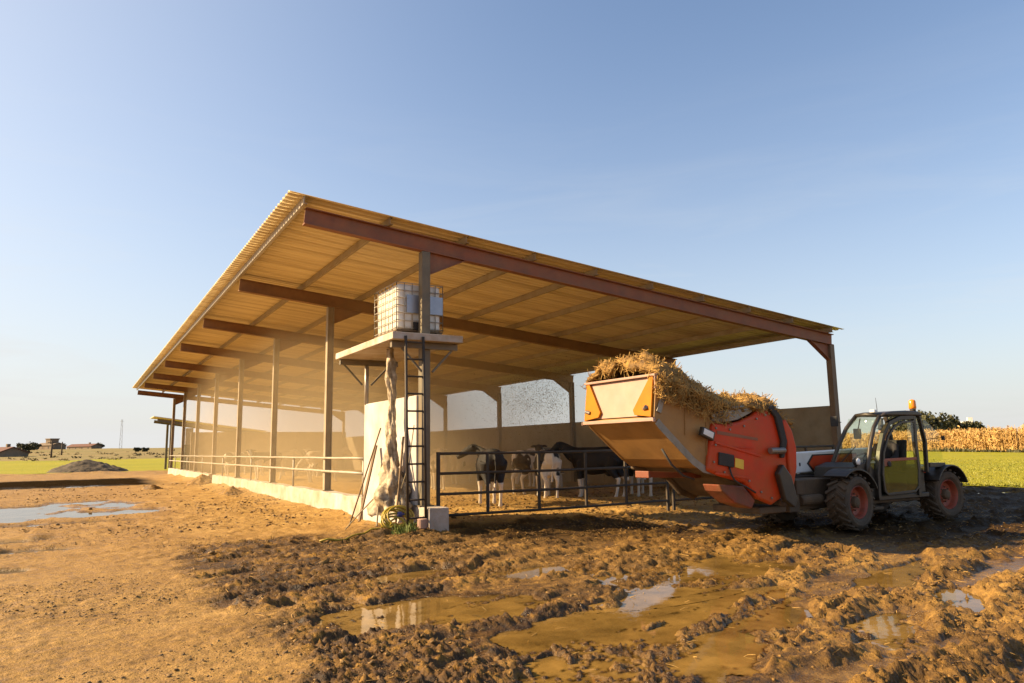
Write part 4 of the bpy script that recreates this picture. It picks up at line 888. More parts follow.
# cab interior
mb = MB(); mb.prism([(7.25, .54), (7.25, .92), (7.78, .90), (7.80, .54)], -4.25, -3.8); mb.prism([(7.66, .92), (7.80, 1.5), (7.92, 1.5), (7.80, .91)], -4.25, -3.8); mb.build('seat', 'black', cab, bevel=.03)
mb = MB(); mb.tube([(6.55, -4.03, .96), (6.82, -4.03, 1.16)], .03, 10); mb.build('steering_column', 'black', cab)
mb = MB(); q = Matrix.Rotation(R(-35), 3, 'Y'); pts = [Vector((6.83, -4.03, 1.17))+q @ Vector((.17*math.cos(a), .17*math.sin(a), 0)) for a in np.linspace(0, 2*math.pi, 21)]
mb.tube(pts, .014, 8); mb.bar(pts[0], pts[10], .025, .012); mb.build('steering_wheel', 'black', cab, smooth=True)
for (cx, cz, nm) in ((6.86, 1.62, 'mirror'), (6.74, 1.86, 'mirror')):
    y = -3.95 if cz < 1.7 else Y1+.02
    mb = MB(); mb.box((cx, y, cz), (.05, .13, .19), Matrix.Rotation(.3, 3, 'Z')); mo = mb.build(nm, 'black', cab, bevel=.015)
    mb = MB(); mb.bar((cx, y, cz), (cx+.12, y-.06 if cz > 1.7 else y, cz-.02 if cz > 1.7 else cz+.28), .014, .014); mb.build('mirror_arm', 'black', mo)
mb = MB(); mb.bar((6.30, -3.95, 1.10), (6.50, -4.15, 1.40), .014, .014); mb.build('wiper', 'black', cab)
mb = MB(); mb.box((8.68, Y0-.02, 1.52), (.05, .05, .08)); mb.bar((8.2, Y0+.03, 1.5), (8.66, Y0-.02, 1.53), .012, .012); mb.build('marker_lamp', 'black', cab, bevel=.01)
mb = MB(); mb.lathe([(0, .07), (.05, .075), (.06, .06), (.06, .0001)], (6.02, Y0-.03, 1.14), 'y', 20); mb.bar((6.02, Y0+.0, 1.12), (6.12, Y0+.10, 1.02), .03, .03); part(mb, 'work_lamp', 'black')
hl = MB(); hl.lathe([(-.02, .0001), (-.015, .045), (0, .065)], (6.02, Y0-.032, 1.14), 'y', 20); part(hl, 'headlight', 'lens', smooth=True)
mb = MB(); mb.bb((6.80, -4.36, 1.99), (6.90, -4.26, 2.04)); mb.build('roof_lamp', 'lens', cab, bevel=.01)
mb = MB(); mb.tube([(6.98, -4.3, 2.0), (6.96, -4.3, 2.26)], [.006, .003], 6); mb.build('antenna', 'black', cab)
bc = MB(); bc.lathe([(0, .06), (.03, .065), (.14, .06), (.165, .045), (.18, .0001)], (8.02, -4.34, 2.07), 'z', 20); bco = bc.build('beacon', 'beacon', cab, smooth=True)
mb = MB(); mb.lathe([(0, .05), (.055, .055)], (8.02, -4.34, 2.01), 'z', 16); mb.build('beacon_base', 'black', bco)
# hoses under the boom
mb = MB()
for i in range(4): mb.tube([(4.35, -3.75-.08*i, 1.0-.05*i), (4.6, -3.85-.06*i, .80), (4.9, -3.8-.07*i, .9-.05*i), (5.2, -3.75, .75)], .018, 8)
part(mb, 'hydraulic_hoses', 'black', smooth=True)

# driver
def driver():
    mb = MB(); ox, oy, oz = 7.58, -4.03, .93
    def P(x, y, z): return Vector((ox+x, oy+y, oz+z))
    mb.rings([(P(0, 0, -.03), (.12, 0, 0), (0, .17, 0)), (P(.0, 0, .10), (.13, 0, 0), (0, .165, 0)), (P(.0, 0, .25), (.125, 0, .02), (0, .165, 0)), (P(-.01, 0, .40), (.13, 0, .02), (0, .19, 0)), (P(-.01, 0, .50), (.10, 0, .02), (0, .19, 0)), (P(-.02, 0, .56), (.06, 0, 0), (0, .09, 0))], 16)
    mb.tube([P(-.02, 0, .52), P(-.04, 0, .64)], .055, 10)
    mb.rings([(P(-.05, 0, .60), (.06, 0, 0), (0, .05, 0)), (P(-.06, 0, .65), (.085, 0, 0), (0, .065, 0)), (P(-.055, 0, .72), (.10, 0, 0), (0, .075, 0)), (P(-.05, 0, .78), (.095, 0, 0), (0, .072, 0)), (P(-.045, 0, .83), (.06, 0, 0), (0, .05, 0))], 14)
    mb.sph(P(-.158, 0, .705), (.02, .014, .02), 1)
    for s in (-1, 1):
        mb.sph(P(-.05, s*.078, .71), (.018, .012, .03), 1)
        mb.tube([P(0, s*.17, .48), P(-.12, s*.24, .26), P(-.33, s*.20, .16), P(-.58, s*.15, .22), P(-.66, s*.145, .25)], [.062, .052, .044, .032, .03], 10)
        h = P(-.68, s*.145, .255); mb.sph(h, (.045, .04, .022), 2)
        for k in range(4):
            b = h+Vector((-.03, (k-1.5)*.02, .005)); l = (.05, .06, .055, .042)[k]; mb.tube([b, b+Vector((-l*.6, 0, -.01)), b+Vector((-l*.75, 0, -.045))], [.011, .010, .008], 6)
        mb.tube([h+Vector((.0, -s*.035, 0)), h+Vector((-.03, -s*.062, .0)), h+Vector((-.05, -s*.062, -.02))], [.012, .011, .009], 6)
        mb.tube([P(0, s*.10, .03), P(-.25, s*.13, .07), P(-.46, s*.13, .06), P(-.52, s*.13, -.1), P(-.56, s*.13, -.32)], [.095, .085, .065, .058, .042], 10)
        mb.tube([P(-.53, s*.13, -.34), P(-.62, s*.13, -.355), P(-.74, s*.13, -.36)], [(.04, .045), (.04, .042), (.025, .035)], 8)
    me = fuse(mb, .013, 3); me.materials.clear()
    for k in ('jacket', 'trousers', 'skin', 'black'): me.materials.append(M[k])
    for p in me.polygons:
        c = p.center-Vector((ox, oy, oz)); k = 0
        if c.z > .575 or (c.x < -.62 and c.z > .15): k = 2
        elif c.z < -.29: k = 3
        elif c.z < .13 and (c.x < .14): k = 1 if (c.z < .0 or c.x < -.12) else 0
        p.material_index = k
    o = link(bpy.data.objects.new('person', me)); tag(o, 'driver in dark jacket and cap seated in the telehandler cab', 'person')
    mb = MB(); mb.rings([(P(-.05, 0, .775), (.108, 0, 0), (0, .084, 0)), (P(-.048, 0, .82), (.10, 0, 0), (0, .08, 0)), (P(-.045, 0, .855), (.055, 0, 0), (0, .045, 0))], 16)
    mb.rings([(P(-.12, 0, .775), (.09, 0, 0), (0, .07, 0)), (P(-.12, 0, .787), (.09, 0, 0), (0, .068, 0))], 14)
    mb.build('cap', 'jacket', o)
driver()

# ------------------------------------------------------------------ straw blower bucket on the telehandler
bl = thing('straw_blower', 'raised tan and red straw blower bucket heaped with straw in front of the telehandler', 'straw blower', (0, 0, 0))
def bp(mb, name, m, parent=bl, **kw): return mb.build(name, m, parent, **kw)
BY0, BY1 = -4.62, -3.02
side = [(1.47, 2.44), (1.40, 1.86), (1.50, 1.74), (2.10, 1.25), (2.28, 1.14), (2.52, 1.09), (2.62, 1.2), (2.72, 1.75), (2.80, 2.02), (2.1, 2.20)]
for y0, y1 in ((BY0, BY0+.03), (BY1-.03, BY1)):
    mb = MB(); mb.prism(side, y0, y1); bp(mb, 'side_panel', 'bin', bevel=.006)
mb = MB(); mb.strip([(1.42, 1.86), (1.52, 1.755), (2.11, 1.27), (2.29, 1.16), (2.6, 1.12)], .02, BY0+.031, BY1-.031); bp(mb, 'bottom_plate', 'bin')
mb = MB(); mb.strip([(1.44, 1.80), (1.50, 1.735), (2.09, 1.235), (2.28, 1.125), (2.50, 1.075)], .10, BY0-.012, BY0-.002); bp(mb, 'bottom_edge', 'steel')
mb = MB(); mb.bar((1.66, BY0-.012, 2.36), (1.47, BY0-.012, 1.92), .02, .085, up=(1, 0, 0)); bp(mb, 'side_rib', 'steel', bevel=.004)
# end gate with amber corner plates, facing left
mb = MB(); mb.prism([(1.475, 2.42), (1.41, 1.88), (1.44, 1.88), (1.505, 2.42)], BY0+.031, BY1-.031); bp(mb, 'end_panel', 'panel', bevel=.004)
def ex(z): return 1.41+.065*(z-1.88)/.54
for s, yb in ((1, BY0), (-1, BY1)):
    mb = MB(); pts = [(yb+s*.03, 2.42), (yb+s*.10, 2.42), (yb+s*.42, 1.97), (yb+s*.38, 1.90), (yb+s*.03, 1.86)]
    a = [mb.bm.verts.new((ex(z)-.045, y, z)) for y, z in pts]; b = [mb.bm.verts.new((ex(z)-.004, y, z)) for y, z in pts]
    for k in range(5): mb.bm.faces.new([a[k], a[(k+1) % 5], b[(k+1) % 5], b[k]])
    mb.bm.faces.new(a[::-1]); mb.bm.faces.new(b); pt = bp(mb, 'corner_plate', 'yellow', bevel=.004)
    mb = MB(); mb.tube([(ex(1.98)-.075, yb+s*.10, 2.0), (ex(1.98)-.046, yb+s*.17, 1.975)], .028, 10); mb.build('hinge_bolt', 'steel', pt)
mb = MB(); mb.bb((1.36, BY0-.01, 1.80), (1.41, BY1+.01, 1.85)); mb.bb((1.352, BY0-.03, 1.79), (1.40, BY0-.011, 1.84)); mb.bb((1.352, BY1+.011, 1.79), (1.40, BY1+.03, 1.84)); bp(mb, 'lower_lip', 'panel', bevel=.006)
mb = MB(); mb.bb((1.42, BY0-.02, 2.425), (1.50, BY1+.02, 2.46)); mb.bb((1.42, BY0-.022, 2.25), (1.50, BY0-.002, 2.424)); bp(mb, 'top_lip', 'panel', bevel=.006)
# red rotor housing
hs = [(2.46, 1.78), (2.34, 1.30), (2.30, 1.10), (2.55, 1.02), (3.05, .90), (3.30, .66), (3.60, .56), (3.86, .66), (4.0, 1.0), (3.98, 1.5), (3.86, 1.86), (3.62, 2.02), (3.50, 2.03), (3.30, 1.90), (3.0, 1.80), (2.7, 1.76)]
for ya, yb, mm in ((BY0-.06, BY0+.05, 'red'), (BY1-.05, BY1+.06, 'dirty')):
    mb = MB(); mb.prism(hs, ya, yb); bp(mb, 'housing_side', mm, bevel=.04, seg=3)
hi = [(2.62, 1.76), (2.50, 1.30), (2.46, 1.14), (2.62, 1.06), (3.06, .96), (3.32, .74), (3.60, .62), (3.82, .70), (3.94, 1.0), (3.92, 1.5), (3.80, 1.82), (3.5, 1.9), (3.0, 1.74)]
mb = MB(); mb.prism(hi, BY0+.051, BY1-.051); bp(mb, 'rotor_drum', 'dirty', bevel=.02)
mb = MB(); mb.prism([(2.46, 1.90), (2.46, 1.80), (2.72, 1.785), (3.0, 1.825), (3.28, 1.925), (3.46, 2.06), (2.9, 2.02)], BY0-.03, BY1+.03); bp(mb, 'upper_guard', 'steel', bevel=.01)
mb = MB(); n0 = BY0-.062
mb.prism([(3.98, 1.84), (4.12, 1.66), (4.19, 1.40), (4.17, 1.1), (4.08, .84), (3.96, .64), (3.90, .7), (3.99, 1.0), (3.985, 1.5), (3.9, 1.8)], n0-.03, BY1+.05); bp(mb, 'rotor_disc', 'red', bevel=.02)
mb = MB(); mb.prism([(3.60, 2.0), (3.74, 1.86), (3.84, 1.5), (3.80, 1.25), (3.88, 1.25), (3.97, 1.5), (3.88, 1.86), (3.70, 2.06)], n0-.05, n0-.003); bp(mb, 'drive_cover', 'black', bevel=.015)
mb = MB(); mb.prism([(3.66, 1.02), (3.78, 1.16), (3.95, .98), (4.06, .62), (3.98, .50), (3.78, .62)], n0-.10, n0-.005); bp(mb, 'dark_guard', 'dark', bevel=.02)
mb = MB(); mb.tube([(3.55, n0-.06, 1.36), (3.86, n0-.06, 1.36)], .05, 14); bp(mb, 'hydraulic_motor', 'steel', bevel=.008)
mb = MB(); mb.prism([(2.50, 1.18), (2.52, 1.36), (2.82, 1.31), (2.80, 1.13)], n0-.03, n0-.001); bp(mb, 'control_box', 'black', bevel=.01)
mb = MB(); mb.prism([(2.84, 1.14), (2.855, 1.27), (3.03, 1.235), (3.015, 1.10)], n0-.008, n0-.001); bp(mb, 'warning_sticker', 'sticker')
mb = MB(); mb.bar((2.36, n0-.01, 1.46), (3.26, n0-.01, 1.40), .012, .012); mb.prism([(2.42, 1.05), (3.1, .955), (3.12, .985), (2.44, 1.08)], n0-.02, n0-.001); mb.bar((2.46, n0-.008, 1.50), (3.40, n0-.008, 1.28), .02, .03); bp(mb, 'pressed_rib', 'red', bevel=.004)
# faded dark lettering band, no longer readable
mb = MB(); mb.prism([(2.52, 1.665), (3.36, 1.555), (3.36, 1.515), (2.52, 1.615)], n0-.004, n0-.0005); bp(mb, 'faded_lettering', 'oxide')
mb = MB(); mb.box((2.28, BY0-.10, 1.62), (.25, .07, .13), Matrix.Rotation(R(20), 3, 'Y')); lo = bp(mb, 'lamp_housing', 'dark', bevel=.01)
mb = MB(); mb.box((2.275, BY0-.14, 1.625), (.19, .012, .085), Matrix.Rotation(R(20), 3, 'Y')); mb.build('lamp', 'lens', lo, bevel=.003)
# lower frame and levelling arm
mb = MB(); mb.bar((1.78, -3.9, 1.05), (2.9, -3.9, 1.0), .10, .085); mb.bb((1.75, -4.05, 1.0), (1.80, -3.75, 1.1)); bp(mb, 'levelling_arm', 'red_dirty', bevel=.01)
mb = MB(); mb.prism([(2.60, .80), (2.55, .90), (3.05, .86), (3.28, .64), (3.2, .52), (2.85, .62)], -4.64, -4.3); bp(mb, 'belly_plate', 'red_dirty', bevel=.02)
mb = MB(); mb.bb((3.45, -4.56, .42), (4.05, -3.6, .52)); mb.bb((3.86, -4.6, .521), (4.1, -4.4, .62)); bp(mb, 'rear_frame', 'dirty', bevel=.02)
mb = MB(); mb.tube([(1.62, -4.5, 1.42), (1.74, -4.55, 1.2), (1.95, -4.55, 1.04), (2.2, -4.5, .98)], .016, 8); bp(mb, 'hose', 'black', smooth=True)
mb = MB(); mb.tube([(3.95, -4.2, 1.2), (4.15, -4.1, .9), (4.3, -4.0, .8)], .025, 8); mb.tube([(3.95, -3.9, 1.1), (4.12, -3.85, .95), (4.3, -3.8, .85)], .025, 8); bp(mb, 'drive_hose', 'black', smooth=True)
for xx in (1.95, 2.35):
    mb = MB(); mb.bar((xx, BY0-.006, 1.42+(2.2-xx)*.75), (xx+.03, BY0-.006, 2.2-(xx-1.47)*.25), .012, .022, up=(0, 1, 0)); bp(mb, 'weld_seam', 'bin')
for i, (xx, zz) in enumerate([(2.50, 1.70), (2.47, 1.46), (2.42, 1.22), (2.62, 1.07), (2.88, 1.0), (3.12, .93), (3.36, .76), (3.58, .66), (3.78, .74), (3.56, 1.90), (3.36, 1.84), (3.08, 1.73), (2.78, 1.68)]):
    mb = MB(); mb.lathe([(0, .018), (-.014, .016), (-.016, .0001)], (xx, n0-.002, zz), 'y', 8); bp(mb, 'bolt', 'steel')
mb = MB(); mb.tube([(2.72, n0-.01, 1.14), (2.72, n0-.04, 1.04), (2.76, n0-.05, .96), (2.86, n0-.05, .90), (3.0, n0-.05, .85), (3.2, n0-.04, .76)], .013, 8); bp(mb, 'hydraulic_hose', 'black', smooth=True)
# straw load: a lumpy mound filling the bucket, with stalks
nu, nv = 90, 60
U, Vv = np.meshgrid(np.linspace(0, 1, nu), np.linspace(0, 1, nv)); X = 1.47+U*2.68; Y = BY0-.03+Vv*(BY1-BY0+.06)
edge = np.interp(X, [1.4, 1.5, 2.1, 2.8, 3.0, 3.5, 3.8, 4.15], [2.38, 2.40, 2.20, 2.0, 1.97, 2.0, 1.98, 1.75])
crest = np.interp(X, [1.4, 1.55, 1.8, 2.1, 2.5, 2.9, 3.3, 3.7, 4.0, 4.15], [.10, .34, .44, .40, .32, .19, .10, .22, .18, .0])
prof = np.clip(np.sin(math.pi*np.clip(Vv, 0.0, 1)), 0, 1)**.55
Z = edge+crest*prof+(.16*np.abs(fbm(X*3.4, Y*3.4, 101, 4))+.11*fbm(X*8, Y*8, 105, 4)-.02)*(.35+.65*prof)-.03
Yj = Y+.05*fbm(X*5, Z*5+Y, 107, 3); Xj = X+.05*fbm(Y*5, X*5, 108, 3)
Vt = np.stack([Xj, Yj, Z], -1).reshape(-1, 3); i, j = np.meshgrid(np.arange(nv-1), np.arange(nu-1), indexing='ij'); b = (i*nu+j).ravel(); Fq = np.stack([b, b+1, b+nu+1, b+nu], -1)
lo = np_mesh('straw_load', Vt, Fq, 'straw_dark', False); tag(lo, 'heap of golden brown straw overflowing the raised blower bucket', 'straw heap')
lo.modifiers.new('solid', 'SOLIDIFY').thickness = -.05
k = rng.integers(0, len(Vt), 9000); pts = Vt[k]+rng.normal(0, .03, (len(k), 3))
s1 = scatter_straw('stalks', pts, .06, .24, .009, 'straw', .7); s1.parent = lo; s1['kind'] = 'stuff'
k = (rng.power(.8, 700)*nu*.5).astype(int); pts = Vt[k]+np.stack([rng.normal(0, .05, 700), rng.normal(-.03, .02, 700), -rng.power(.6, 700)*.28+.02], -1)
s2 = scatter_straw('hanging_stalks', pts, .06, .25, .009, 'straw', 1.1); s2.parent = lo; s2['kind'] = 'stuff'
k = rng.integers(0, len(Vt), 900); p = Vt[k]; s = .02+.04*rng.uniform(size=900); s3 = scatter_clods('straw_clumps', p, s, 1, 'straw_dark'); s3.parent = lo; s3['kind'] = 'stuff'
# straw thrown through the air in the shed
n = 7000; t = rng.uniform(0, 1, n)
pts = np.stack([4.4+t*6.0+rng.normal(0, .9, n), 1.5+t*11.5+rng.normal(0, 1.6, n), 2.3+.9*np.sin(t*2.6)+rng.normal(0, .5, n)], -1)
pts = pts[(pts[:, 2] > .6) & (pts[:, 0] < 11.5) & (pts[:, 2] < 3.9) & (pts[:, 1] > .8) & (pts[:, 0] < 3.6+pts[:, 1]*.62)]
tag(scatter_straw('flying_straw', pts, .010, .034, .009, 'straw_dark', .9), 'chopped straw flying through the dusty air of the shed', 'straw', kind='stuff')

# ------------------------------------------------------------------ dusty air under the roof
mb = MB(); zt = lambda x: beam_top(x)+PH-.03
vb = [(.09, 4.0), (4.2, 4.6), (11.80, 7.0), (11.80, 41.9), (.05, 41.9), (.05, 38), (-.9, 27), (-1.3, 17), (-1.0, 8)]
lo_ = [mb.bm.verts.new((x, y, -.05)) for x, y in vb]; hi_ = [mb.bm.verts.new((x, y, zt(x))) for x, y in vb]
nb_ = len(vb)
for k in range(nb_): mb.bm.faces.new([lo_[k], lo_[(k+1) % nb_], hi_[(k+1) % nb_], hi_[k]])
mb.bm.faces.new(lo_[::-1]); mb.bm.faces.new(hi_)
dm = bpy.data.materials.new('dusty_air'); dm.use_nodes = True; nt = dm.node_tree; nt.nodes.remove(nt.nodes['Principled BSDF'])
pv = nd(nt, 'ShaderNodeVolumePrincipled'); pv.inputs['Color'].default_value = (.80, .66, .42, 1); pv.inputs['Density'].default_value = .052; pv.inputs['Anisotropy'].default_value = .25
tcv = nd(nt, 'ShaderNodeTexCoord'); nzv = nd(nt, 'ShaderNodeTexNoise', Scale=.22, Detail=2.5, Roughness=.55); nt.links.new(tcv.outputs['Object'], nzv.inputs['Vector'])
sxv = nd(nt, 'ShaderNodeSeparateXYZ'); nt.links.new(tcv.outputs['Object'], sxv.inputs[0])
m1 = nd(nt, 'ShaderNodeMapRange'); m1.inputs['From Min'].default_value = .36; m1.inputs['From Max'].default_value = .66; m1.inputs['To Min'].default_value = .03; m1.inputs['To Max'].default_value = .105; nt.links.new(nzv.outputs[0], m1.inputs['Value'])
m2 = nd(nt, 'ShaderNodeMapRange'); m2.inputs['From Min'].default_value = 2; m2.inputs['From Max'].default_value = 11; m2.inputs['To Min'].default_value = 1.0; m2.inputs['To Max'].default_value = .75; nt.links.new(sxv.outputs[0], m2.inputs['Value'])
mm_ = nd(nt, 'ShaderNodeMath', operation='MULTIPLY'); nt.links.new(m1.outputs[0], mm_.inputs[0]); nt.links.new(m2.outputs[0], mm_.inputs[1]); m3 = nd(nt, 'ShaderNodeMapRange'); m3.inputs['From Min'].default_value = 9; m3.inputs['From Max'].default_value = 32; m3.inputs['To Min'].default_value = 1.0; m3.inputs['To Max'].default_value = .2; nt.links.new(sxv.outputs[1], m3.inputs['Value'])
m4 = nd(nt, 'ShaderNodeMath', operation='MULTIPLY'); nt.links.new(mm_.outputs[0], m4.inputs[0]); nt.links.new(m3.outputs[0], m4.inputs[1]); nt.links.new(m4.outputs[0], pv.inputs['Density'])
nt.links.new(pv.outputs[0], nt.nodes['Material Output'].inputs['Volume'])
SC.cycles.volume_step_rate = 2.5; SC.cycles.volume_max_steps = 64
tag(mb.build('dust_haze', dm), 'golden dust hanging in the air under the shed roof', 'dust', kind='stuff')

# ------------------------------------------------------------------ distance
fs = thing('far_shed', 'low open shed with mono pitch roof standing beyond the cattle shed', 'shed', (0, 55, 0))
def fz(x): return 4.46-.135*(x+.1)
mb = MB()
for i in range(10): mb.prism([(-.2, fz(-.2)+.03*(i % 2)), (9.0, fz(9.0)+.03*(i % 2)), (9.0, fz(9.0)+.05+.03*(i % 2)), (-.2, fz(-.2)+.05+.03*(i % 2))], i*.4, i*.4+.4)
mb.build('roof', 'roof', fs)
for y in (.4, 3.6):
    mb = MB(); ibeam(mb, (.1, y, fz(.1)-.22), (8.9, y, fz(8.9)-.22), .26, .15); mb.build('beam', 'column', fs)
    for x in (1.2, 8.6): mb = MB(); mb.bb((x-.09, y-.09, 0), (x+.09, y+.09, fz(x)-.36)); mb.build('column', 'column', fs)
mb = MB(); mb.bb((2.35, .55, 0), (2.95, .7, 3.55)); mb.build('wall_panel', 'concrete', fs)
mb = MB(); mb.bb((0, 0, 0), (.85, .85, 2.0)); mb.bb((-.03, -.03, 2.0), (.88, .88, 2.06))
for i in range(5): mb.bb((.08+i*.17, -.02, .1), (.11+i*.17, 0, 1.9))
o = tag(mb.build('storage_cabinet', 'green_plastic', bevel=.01), 'dark greenish storage cabinet beyond the far end columns', 'cabinet'); o.location = (1.3, 46.5, 0)

def px(x, y, D):
    """ground direction of a picture column: used to put far things at their bearing and distance"""
    d = Fv*f_px+R2*(x-512)+U2*(341.5-y); h = math.hypot(d.x, d.y); return CAM[0]+d.x/h*D, CAM[1]+d.y/h*D
def hz1(x, y): return float(hillz(np.array([x]), np.array([y]))[0])
def gable(mb, x, y, w, d, h, rh, rz):
    c, s = math.cos(rz), math.sin(rz); f = lambda p: (x+c*p[0]-s*p[1], y+s*p[0]+c*p[1], p[2])
    return f
def house(cx, cy, w, d, h, rh, wallm, roofm, label, rz, zb=0, tower=None, name='farmhouse'):
    e = thing(name, label, 'house', (cx, cy, zb), rz)
    mb = MB(); mb.prism([(-w/2, -1), (w/2, -1), (w/2, h), (-w/2, h)], -d/2, d/2); mb.prism([(-d/2, h+.003), (d/2, h+.003), (0, h+rh)], -w/2+.05, w/2-.05, 'x')
    wl = mb.build('wall', wallm, e)
    mb = MB(); th_ = .22
    for s in (-1, 1):
        mb.prism([(s*(d/2+.4), h-.2+.02), (s*.02, h+rh+.06), (s*.02, h+rh+.06+th_), (s*(d/2+.4), h-.2+.02+th_)], -w/2-.3, w/2+.3, 'x')
    rf = mb.build('roof', roofm, e); mb = MB(); mb.bb((w*.2, -.4, h+rh*.5), (w*.2+.8, .4, h+rh+1.0)); mb.build('chimney', wallm, rf)
    for i in range(max(2, int(w/5))):
        x = -w/2+(i+.5)*w/max(2, int(w/5)); mb = MB(); mb.bb((x-.5, -d/2-.05, h*.35), (x+.5, -d/2-.003, h*.75)); mb.build('window', 'black', e)
    mb = MB(); mb.bb((-.6+w*.04, -d/2-.06, -.5), (.6+w*.04, -d/2-.003, 2.1)); mb.build('door', 'wood', e)
    if tower:
        tx_, tw, tht = tower; mb = MB(); mb.bb((tx_-tw/2, -tw/2-.5, h*.4), (tx_+tw/2, tw/2-.5, tht)); mb.bb((tx_-tw/2-.3, -tw/2-.8, tht+.003), (tx_+tw/2+.3, tw/2-.2, tht+.5)); mb.build('tower', wallm, e)
    return e
V0 = R(-30.7)
x, y = px(50, 449, 430); house(x, y, 15, 7, 2.6, 1.0, 'stone', 'stone', 'brown farmhouse with a square tower on the skyline', R(-60), hz1(x, y)-.6, (2.5, 4, 5.4))
x, y = px(3, 452, 230); house(x, y, 12, 7, 1.6, 1.3, 'stone', 'tile', 'low house with red tiled roof at the left edge of the photo', R(-65), hz1(x, y)-.8)
x, y = px(84, 449, 480); house(x, y, 24, 6, 2.0, 1.2, 'stone', 'tile', 'long low brown farm building right of the towered farmhouse', R(-60), hz1(x, y)-.6, None, 'farm_building')
def leaf_tree(seed, hgt, rad, trunk, nl=1500, ls=.35):
    r = np.random.default_rng(seed); mb = MB(); mb.tube([(0, 0, -.3), (.05, 0, trunk*.6), (.0, .05, hgt*.7)], [.22, .17, .05], 8)
    for k in range(5):
        a = k*1.3; mb.tube([(0.02, .02, trunk*.8+.1*k), (rad*.35*math.cos(a), rad*.35*math.sin(a), trunk+(hgt-trunk)*.4), (rad*.6*math.cos(a), rad*.6*math.sin(a), trunk+(hgt-trunk)*.6)], [.10, .06, .02], 6)
    cl = [(r.normal(0, rad*.42), r.normal(0, rad*.42), trunk+(hgt-trunk)*r.uniform(.15, .85), rad*r.uniform(.28, .5)) for _ in range(14)]
    k = r.integers(0, 14, nl); C = np.array(cl)[k]; d = r.normal(size=(nl, 3)); d /= np.linalg.norm(d, axis=1)[:, None]; d *= r.power(2.2, nl)[:, None]
    c = C[:, :3]+d*C[:, 3:4]*np.array([1, 1, .8]); a = r.normal(size=(nl, 3)); a /= np.linalg.norm(a, axis=1)[:, None]; b = np.cross(a, r.normal(size=(nl, 3))); b /= np.linalg.norm(b, axis=1)[:, None]; s = (ls*r.uniform(.5, 1.2, nl))[:, None]
    V = np.stack([c-a*s, c+b*s*.6, c+a*s, c-b*s*.6], 1).reshape(-1, 3)
    return mb, V, np.arange(4*nl).reshape(-1, 4)
def tree(seed, hgt, rad, trunk, loc, label, name, nl=1500, ls=.35, group=None):
    mb, V, F = leaf_tree(seed, hgt, rad, trunk, nl, ls); e = thing(name, label, name, loc, 0, group)
    mb.build('trunk', 'bark', e, smooth=True); c = np_mesh('crown', V, F, 'leaf'); c.parent = e; return e
TG = 'trees behind the corn'
for i, (pxx, D, h, r_, lab) in enumerate([(916, 150, 6.7, 3.6, 'olive green tree just right of the amber beacon'), (931, 152, 6.2, 3.4, 'rounded olive tree second from the beacon'), (944, 156, 5.9, 2.9, 'olive tree left of the white house'),
                                     (963, 158, 5.0, 2.5, 'dark tree right of the white house'), (972, 160, 4.1, 1.9, 'small dark tree on the right behind the corn'), (903, 156, 6.4, 3.4, 'olive tree seen over the cab roof'), (988, 170, 3.6, 1.5, 'smallest tree peeping over the corn on the far right')]):
    x, y = px(pxx, 430, D); tree(30+i, h, r_, 1.6, (x, y, 0), lab, 'tree', 1700, .38, TG)
for i, (pxx, D, h, r_, lab) in enumerate([(22, 400, 3.2, 2.6, 'dark tree on the left skyline near the red roof'), (30, 400, 3.4, 3.4, 'broad dark tree left of the towered farmhouse'), (37, 410, 3.4, 1.6, 'slim dark tree touching the towered farmhouse'), (99, 480, 3.4, 2.6, 'dark tree at the right end of the skyline farm'), (137, 300, 1.6, .9, 'left one of two round bushes on the hill by the shed'), (145, 300, 1.6, .9, 'right one of two round bushes on the hill by the shed'), (14, 230, 2.0, 2.6, 'dark shrub in front of the red roofed house')]):
    x, y = px(pxx, 450, D); tree(60+i, h, r_, h*.15, (x, y, hz1(x, y)-.3), lab, 'bush' if 'bush' in lab or 'shrub' in lab else 'tree', 900, .5)
x, y = px(954, 430, 157); house(x+4, y, 2.0, 2.6, 5.6, .5, 'render', 'render', 'white narrow house between the trees behind the corn', R(-50), -1.4, None, 'white_house')
def pole(x, y, D, h, label, arm=True):
    a, b = px(x, y, D); z = hz1(a, b); e = thing('utility_pole', label, 'pole', (a, b, z)); mb = MB(); mb.tube([(0, 0, -.5), (0, 0, h)], [.22, .14], 8); mb.build('post', 'bark', e, smooth=True)
    mb = MB(); mb.bar((-.8, 0, h-.5), (.8, 0, h-.5), .15, .15); mb.build('crossarm', 'bark', e)
pole(52, 445, 190, 3.8, 'taller wooden utility pole before the towered farmhouse'); pole(62, 448, 240, 3.6, 'shorter wooden utility pole right of the taller one')
a, b = px(121, 440, 420); z = hz1(a, b); py = thing('pylon', 'thin grey lattice mast rising from the hill left of the shed', 'mast', (a, b, z))
mb = MB(); H = 15
for sx in (-1, 1):
    for sy in (-1, 1): mb.bar((sx*.6, sy*.6, -.5), (sx*.25, sy*.25, H), .10, .10)
for i in range(12):
    z0, z1 = i*H/12, (i+1)*H/12; w0 = .6-.35*i/12; w1 = .6-.35*(i+1)/12; s = 1 if i % 2 else -1
    mb.bar((s*w0, -w0, z0), (-s*w1, -w1, z1), .05, .05); mb.bar((s*w0, w0, z0), (-s*w1, w1, z1), .05, .05)
mb.build('lattice', 'zinc', py); mb = MB(); mb.bar((-.9, 0, H-1), (.9, 0, H-1), .08, .08); mb.build('crossarm', 'zinc', py)
